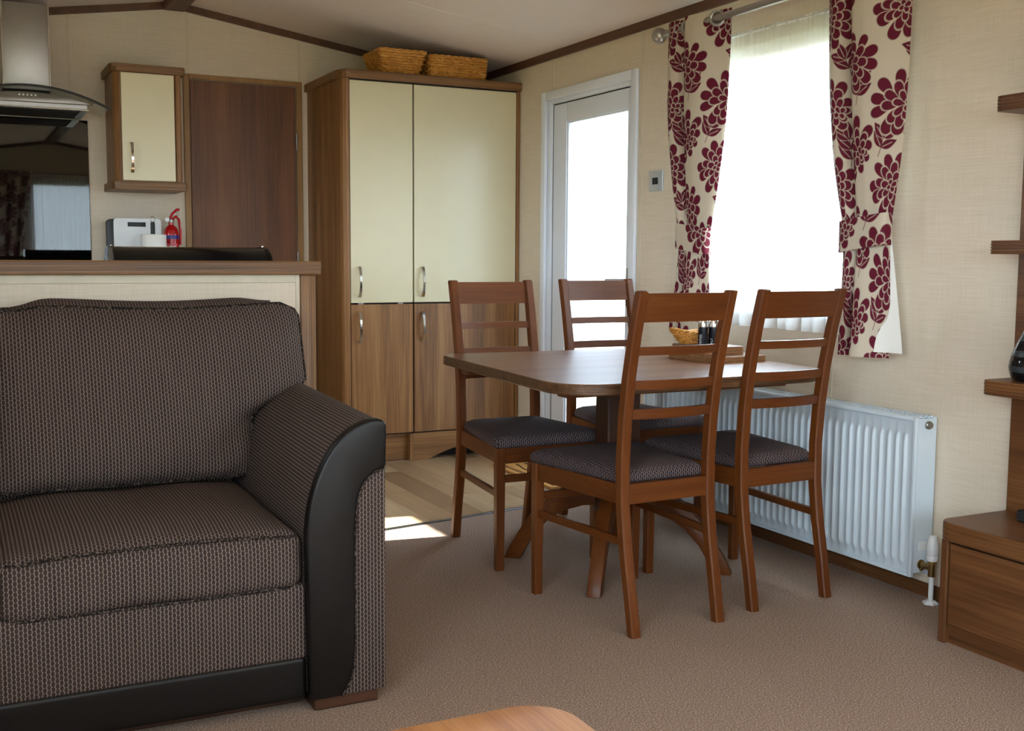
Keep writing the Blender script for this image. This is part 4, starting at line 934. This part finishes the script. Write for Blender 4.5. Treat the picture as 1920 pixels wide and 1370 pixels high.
# ------------------------------------------------------------------ coffee table in the foreground
cf = thing('coffee_table', 'warm oak coffee table with rounded corner at the bottom edge', 'coffee table', (0.36, 1.08, 0))
MB().prism(rrect(-0.06, 0.74, 0.775, 1.402, 0.075, 0, 10), 'Z', 0.368, 0.40, 0.005).build('top', 'oak', cf, smooth=True, angle=30)
for x in (0.0, 0.66):
    for y in (0.80, 1.28): bx((x, y, 0), (x+0.055, y+0.055, 0.368), 0.004).build('leg', 'oak', cf)
for a, b in (((0.05, 0.815, 0.30), (0.66, 0.835, 0.368)), ((0.05, 1.30, 0.30), (0.66, 1.32, 0.368)), ((0.015, 0.85, 0.30), (0.035, 1.28, 0.368)), ((0.68, 0.85, 0.30), (0.70, 1.28, 0.368))): bx(a, b, 0.002).build('apron', 'oak', cf)

# ------------------------------------------------------------------ door mat
dm = thing('door_mat', 'brown coir door mat with dark lines by the glazed door', 'door mat', (2.53, 4.68, 0))
bx((2.395, 4.37, -0.0005), (2.675, 4.985, 0.012), 0.003).build('mat', 'coir', dm)
for x in (2.42, 2.435): bx((x, 4.395, 0.0115), (x+0.005, 4.96, 0.0132)).build('border_line', 'mat_dark', dm)
for k in range(3):
    x = 2.49+0.055*k; MB().tube([(x+0.012*math.sin(y*22+k), y, 0.012) for y in np.linspace(4.43, 4.93, 22)], 0.0035, 5).build('pattern_line', 'mat_dark', dm)

# ------------------------------------------------------------------ curtains
CREAM, BURG = np.array(lin((208, 195, 175))), np.array(lin((98, 16, 40)))
PW, PH = 0.34, 0.54
def motifs():
    rs = np.random.RandomState(4); ops = []
    def petal(cx, cy, a, L_, w): ops.append(('p', cx, cy, a, L_, w, 0))
    def flower(cx, cy, R, a0, half=False, shift=0.0):
        for ring_, n, r, L_, w in ((0, 10, 0.66, 0.36, 0.225), (1, 9, 0.42, 0.29, 0.175), (2, 7, 0.24, 0.21, 0.13), (3, 4, 0.09, 0.13, 0.09)):
            ox, oy = -shift*R*math.cos(a0)*ring_/3, -shift*R*math.sin(a0)*ring_/3
            for k in range(n):
                a = a0+2*math.pi*(k+0.5*(ring_ % 2))/n+rs.uniform(-0.1, 0.1)
                if half and ring_ < 1 and math.cos(a-a0) < -0.45: continue
                rr = R*r*(1+rs.uniform(-0.06, 0.06)); petal(cx+ox+rr*math.cos(a), cy+oy+rr*math.sin(a), a, R*L_*rs.uniform(0.9, 1.12), R*w*rs.uniform(0.9, 1.12))
    def leaf(cx, cy, a, L_, w): ops.append(('l', cx, cy, a, L_, w, 0))
    def sprig(cx, cy, a, n, step, L_):
        x, y = cx, cy
        for k in range(n):
            a2 = a+0.12*k; x += step*math.cos(a2); y += step*math.sin(a2)
            ops.append(('s', x-step*math.cos(a2), y-step*math.sin(a2), a2, step, 0.0013, 0))
            leaf(x, y, a2+0.85, L_, L_*0.21); leaf(x, y, a2-0.85, L_, L_*0.21)
        leaf(x, y, a2, L_*1.05, L_*0.2)
    sprig(0.155, 0.135, 1.5, 3, 0.032, 0.066); sprig(0.02, 0.165, 1.2, 2, 0.03, 0.06); sprig(0.265, 0.33, 1.35, 3, 0.032, 0.066); sprig(0.16, 0.43, 1.9, 2, 0.03, 0.06)
    flower(0.085, 0.075, 0.098, 1.2); flower(0.255, 0.195, 0.100, 2.6, True, 0.3); flower(0.085, 0.325, 0.102, 2.9, True, 0.35); flower(0.255, 0.465, 0.092, 0.4, True, 0.3)
    return ops
OPS = motifs()
def floral(S, Tt, soft=0.0011):
    """share of burgundy print for each cloth point, petals laid over each other from the outside in"""
    S = np.mod(S, PW); Tt = np.mod(Tt, PH); n = len(S); val = np.zeros(n); stem = np.zeros(n)
    def cover(dist): return np.clip(0.5-dist/(2*soft), 0, 1)
    for (k, cx, cy, a, L_, w, nt) in OPS:
        rad = max(L_, w)*1.25+0.003
        for ox in (-PW, 0, PW):
            if cx+ox+rad < 0 or cx+ox-rad > PW: continue
            for oy in (-PH, 0, PH):
                if cy+oy+rad < 0 or cy+oy-rad > PH: continue
                dx, dy = S-(cx+ox), Tt-(cy+oy)
                idx = np.nonzero((np.abs(dx) < rad) & (np.abs(dy) < rad))[0]
                if len(idx) == 0: continue
                u = dx[idx]*math.cos(a)+dy[idx]*math.sin(a); v = -dx[idx]*math.sin(a)+dy[idx]*math.cos(a)
                if k == 'p':
                    ww = np.maximum(w*(0.80+0.35*u/L_), 1e-4); q = np.sqrt((u/L_)**2+(v/ww)**2); dist = (q-1)*min(L_, w)
                    val[idx] *= 1-cover(dist-0.0017); c = cover(dist+0.0006); val[idx] = val[idx]*(1-c)+c
                elif k == 'l':
                    t = u/L_; hw = w*np.sin(np.pi*np.clip(t, 0, 1)**0.8)*1.15; dist = np.where((t > 0) & (t < 1), np.abs(v)-hw, 0.01)
                    val[idx] *= 1-cover(dist-0.0014); c = cover(dist); val[idx] = val[idx]*(1-c)+c
                    rib = np.where((t > 0.1) & (t < 0.72), np.abs(v)-0.0009, 0.01); val[idx] *= 1-cover(rib)
                else:
                    c = cover(np.where((u > 0) & (u < L_), np.abs(v)-w, 0.01)); val[idx] = val[idx]*(1-c)+c
    out = np.ones((n, 4)); out[:, :3] = CREAM*(1-val[:, None])+BURG*val[:, None]
    return out
def paint(o, uvst):
    me = o.data; at = me.color_attributes.new('print', 'FLOAT_COLOR', 'POINT'); c = floral(uvst[:, 0].copy(), uvst[:, 1].copy()); at.data.foreach_set('color', c.astype(np.float32).ravel())
def smoothinterp(z, zs, vs):
    return np.interp(z, zs, vs)
def curtain(name, label, P, ztop, zhem, edgeA, edgeB, amp, waves, phase, cloth, tie, s_off, t_off, res=0.0019, lining=True, b0=0.10):
    """edgeA/edgeB: [(z, a)] lists (ascending z) of the two side edges along the wall; P(a,b,z) maps to world"""
    t = thing(name, label, 'curtain', P((edgeA[-1][1]+edgeB[-1][1])/2, b0, zhem), 'floral curtains')
    nu, nv = int(cloth/res), int((ztop-zhem)/res)
    u = np.linspace(0, 1, nu+1); z = np.linspace(zhem, ztop, nv+1); U, Z = np.meshgrid(u, z)
    za = [p[0] for p in edgeA]; zb = [p[0] for p in edgeB]
    def sm(zz, zs, vs):
        return (np.interp(zz, zs, vs)+np.interp(zz-0.05, zs, vs)+np.interp(zz+0.05, zs, vs))/3
    A = sm(Z, za, [p[1] for p in edgeA]); B = sm(Z, zb, [p[1] for p in edgeB])
    am = amp*(0.55+0.45*np.clip(np.abs(Z-tie)/0.35, 0, 1)) if tie else amp
    if phase is None:      # two narrow folds, a hidden valley, then one broad panel
        cu = np.array([0, 0.10, 0.18, 0.28, 0.36, 0.43, 0.50, 0.62, 0.75, 0.88, 1.0]); gg = np.array([0.2, 0.9, 0.7, -0.3, -0.9, 0.1, 0.95, 0.85, 0.25, -0.4, -0.9]); hh = np.array([0, 0.11, 0.20, 0.27, 0.30, 0.33, 0.40, 0.57, 0.74, 0.88, 1.0])
        uu = np.linspace(0, 1, 401); k = np.exp(-0.5*(np.arange(-20, 21)/8.0)**2); k /= k.sum()
        def smth(v): w = np.interp(uu, cu, v); w = np.concatenate([2*w[0]-w[20:0:-1], w, 2*w[-1]-w[-2:-22:-1]]); return np.convolve(w, k, 'valid')
        G, H_ = smth(gg), smth(hh); G = np.interp(U, uu, G); H_ = np.interp(U, uu, H_)
        aa = A+(B-A)*H_; bb = b0+am*G+0.004*np.sin(9*U+Z*5)
        W_ = 0.33; ds = np.hypot(np.diff(smth(hh))*W_, np.diff(smth(gg))*amp); sl = np.concatenate([[0], np.cumsum(ds)]); SC = np.interp(U, uu, sl)
    else:
        ph = 2*np.pi*waves*U+phase; SC = U*cloth
        aa = A+(B-A)*U+0.010*np.sin(2*ph)*np.abs(B-A)/0.3; bb = b0+am*np.cos(ph)+0.006*np.sin(5*U*6+Z*7)
    pts = [P(a_, b_, z_) for a_, b_, z_ in zip(aa.ravel(), bb.ravel(), Z.ravel())]
    f = np.arange((nu+1)*(nv+1)).reshape(nv+1, nu+1); q = np.stack([f[:-1, :-1], f[:-1, 1:], f[1:, 1:], f[1:, :-1]], -1).reshape(-1, 4)
    mb = MB(); mb.v = pts; mb.f = [tuple(r) for r in q.tolist()]
    c = mb.build('cloth', 'curtain', t, smooth=True, angle=80); paint(c, np.stack([(SC+s_off).ravel(), (Z+t_off).ravel()], 1))
    if lining:
        k = 6; U2, Z2 = U[::k, ::k], Z[::k, ::k]; a2, b2 = aa[::k, ::k], bb[::k, ::k]-0.007
        mb = MB(); mb.v = [P(a_+LIN*(1 if True else 0)*u_**6*(max(0, tie-z_)*0.14), b_, z_+0.018) for a_, b_, z_, u_ in zip(a2.ravel(), b2.ravel(), np.minimum(Z2, ztop-0.03).ravel(), U2.ravel())]
        sh = a2.shape; f = np.arange(sh[0]*sh[1]).reshape(sh); q = np.stack([f[:-1, :-1], f[:-1, 1:], f[1:, 1:], f[1:, :-1]], -1).reshape(-1, 4); mb.f = [tuple(r) for r in q.tolist()]
        mb.build('lining', 'lining', t, smooth=True, angle=80)
    if tie:
        zt0, zt1 = tie-0.05, tie+0.05; Aa = float(sm(np.array([tie]), za, [p[1] for p in edgeA])[0]); Bb = float(sm(np.array([tie]), zb, [p[1] for p in edgeB])[0])
        ca, ha = (Aa+Bb)/2, abs(Bb-Aa)/2+0.004; n, m = 220, 50; V_ = []; st = []
        hb = amp*0.55+0.012
        e = 0.55; fine_t = np.linspace(0, 2*np.pi, 4001); xs_ = ha*np.sign(np.cos(fine_t))*np.abs(np.cos(fine_t))**e; ys_ = hb*np.sign(np.sin(fine_t))*np.abs(np.sin(fine_t))**e
        run = np.concatenate([[0], np.cumsum(np.hypot(np.diff(xs_), np.diff(ys_)))]); even = np.linspace(0, run[-1], n+1); ex_, ey_ = np.interp(even, run, xs_), np.interp(even, run, ys_)
        for j in range(m+1):
            for i in range(n+1):
                V_.append(P(ca+ex_[i], b0+ey_[i], zt0+(zt1-zt0)*j/m+0.012*SG*ex_[i]/ha)); st.append((even[i]+s_off+0.17, zt0+(zt1-zt0)*j/m+t_off+0.23))
        f = np.arange((n+1)*(m+1)).reshape(m+1, n+1); q = np.stack([f[:-1, :-1], f[:-1, 1:], f[1:, 1:], f[1:, :-1]], -1).reshape(-1, 4); mb = MB(); mb.v = V_; mb.f = [tuple(r) for r in q.tolist()]
        o = mb.build('tie_back', 'curtain', t, smooth=True, angle=80); paint(o, np.array(st))
    return t
PR_ = lambda a, b, z: (XR-b, a, z)
PF_ = lambda a, b, z: (a, YF+b, z)
SG, LIN = 1, 0
cl = curtain('floral_curtain', 'cream and burgundy floral curtain left of the window, nearest the glazed door', PR_, 1.972, 0.748,
        [(0.748, 3.765), (0.95, 3.720), (1.11, 3.700), (1.30, 3.745), (1.60, 3.79), (1.972, 3.80)], [(0.748, 3.515), (0.95, 3.528), (1.11, 3.522), (1.30, 3.49), (1.60, 3.455), (1.972, 3.435)], 0.030, 1.75, None, 0.50, 1.125, 0.05, 0.30)
SG, LIN = -1, -1
cr = curtain('floral_curtain', 'cream and burgundy floral curtain right of the window, tied back beside the media unit', PR_, 1.972, 0.738,
        [(0.738, 2.79), (0.95, 2.785), (1.13, 2.785), (1.35, 2.835), (1.6, 2.865), (1.972, 2.885)], [(0.738, 2.592), (0.95, 2.592), (1.13, 2.596), (1.35, 2.574), (1.6, 2.566), (1.972, 2.558)], 0.032, 1.7, None, 0.50, 1.13, 0.05, 0.42)
SG, LIN = 1, 0
curtain('floral_curtain', 'floral curtain left of the wide front window', PF_, 1.95, 0.45, [(0.45, 0.42), (1.95, 0.42)], [(0.45, 0.80), (1.0, 0.72), (1.95, 0.86)], 0.035, 3, 0.0, 0.6, None, 0.1, 0.2, 0.008, False)
curtain('floral_curtain', 'floral curtain right of the wide front window', PF_, 1.95, 0.45, [(0.45, 2.28), (1.95, 2.24)], [(0.45, 2.58), (1.95, 2.6)], 0.035, 3, 0.0, 0.6, None, 0.3, 0.1, 0.008, False)
# pole with rings
def pole(label, P, a0, a1, z, b, rings):
    t = thing('curtain_pole', label, 'curtain pole', P((a0+a1)/2, b, z))
    MB().cyl(P(a0, b, z), P(a1, b, z), 0.0135, 16).build('rod', 'steel', t, smooth=True)
    for a, s in ((a0, -1 if a0 < a1 else 1), (a1, 1 if a0 < a1 else -1)):
        mb = MB(); mb.lathe([(0.001, -0.032)]+[(0.032*math.sin(math.radians(q)), -0.032*math.cos(math.radians(q))) for q in range(15, 180, 15)]+[(0.001, 0.032)], P(a+s*0.022, b, z), 18, 'Z'); mb.build('finial', 'steel', t, smooth=True)
    for a in (a0*0.93+a1*0.07, a0*0.07+a1*0.93):
        mb = MB().cyl(P(a, 0.0, z), P(a, b, z), 0.007, 10); mb.cyl(P(a, 0.0, z), P(a, 0.006, z), 0.022, 16); mb.build('bracket', 'steel', t, smooth=True)
    return t
pole('brushed steel curtain pole above the right wall window', PR_, 3.85, 2.46, 1.940, 0.10, 0)
pole('brushed steel curtain pole above the front window', PF_, 0.34, 2.68, 1.92, 0.10, 0)
def eyelet(parent, P, a, b, z, tilt):
    path = []
    ca, sa = math.cos(tilt), math.sin(tilt)
    for k in range(24):
        q = 2*math.pi*k/24; du = 0.025*math.cos(q); path.append(P(a+du*sa, b+du*ca, z+0.025*math.sin(q)))
    MB().tube(path, 0.0065, 8, closed=True).build('eyelet', 'steel', parent, smooth=True)
for a in (3.49, 3.672, 3.72): eyelet(cl, PR_, a, 0.10, 1.940, 0.9)
for a in (2.605, 2.77, 2.80): eyelet(cr, PR_, a, 0.10, 1.940, 0.9)
def sheer(label, P, a0, a1, z0, z1, b, n):
    nu, nv = 260, 24
    def fn(u, v):
        a = a0+(a1-a0)*u; k = 1-0.75*v; w = math.sin(2*math.pi*n*u+0.9*math.sin(7*u))*0.5+0.5*math.sin(2*math.pi*n*1.7*u+1.3)
        return P(a, b+0.018*w*k+0.004*math.sin(2*math.pi*n*4*u)*v, z0+(z1-z0)*v)
    t = thing('sheer_curtain', label, 'sheer curtain', P((a0+a1)/2, b, z0), 'sheer curtains')
    MB().grid(fn, nu, nv).build('voile', 'sheer', t, smooth=True, angle=80)
    MB().grid(lambda u, v: tuple(Vector(fn(u, 0))+Vector((0, 0, 0.028*v))), nu, 1).build('hem', 'sheer', t, smooth=True, angle=80)
    MB().cyl(P(a0, b, z1-0.012), P(a1, b, z1-0.012), 0.004, 8).build('wire', 'plastic_white', t)
sheer('white sheer net curtain hanging across the bright window', PR_, 2.77, 3.78, 0.795, 1.885, 0.036, 9)
sheer('white sheer net curtain across the wide front window', PF_, 0.78, 2.32, 0.62, 1.90, 0.036, 12)
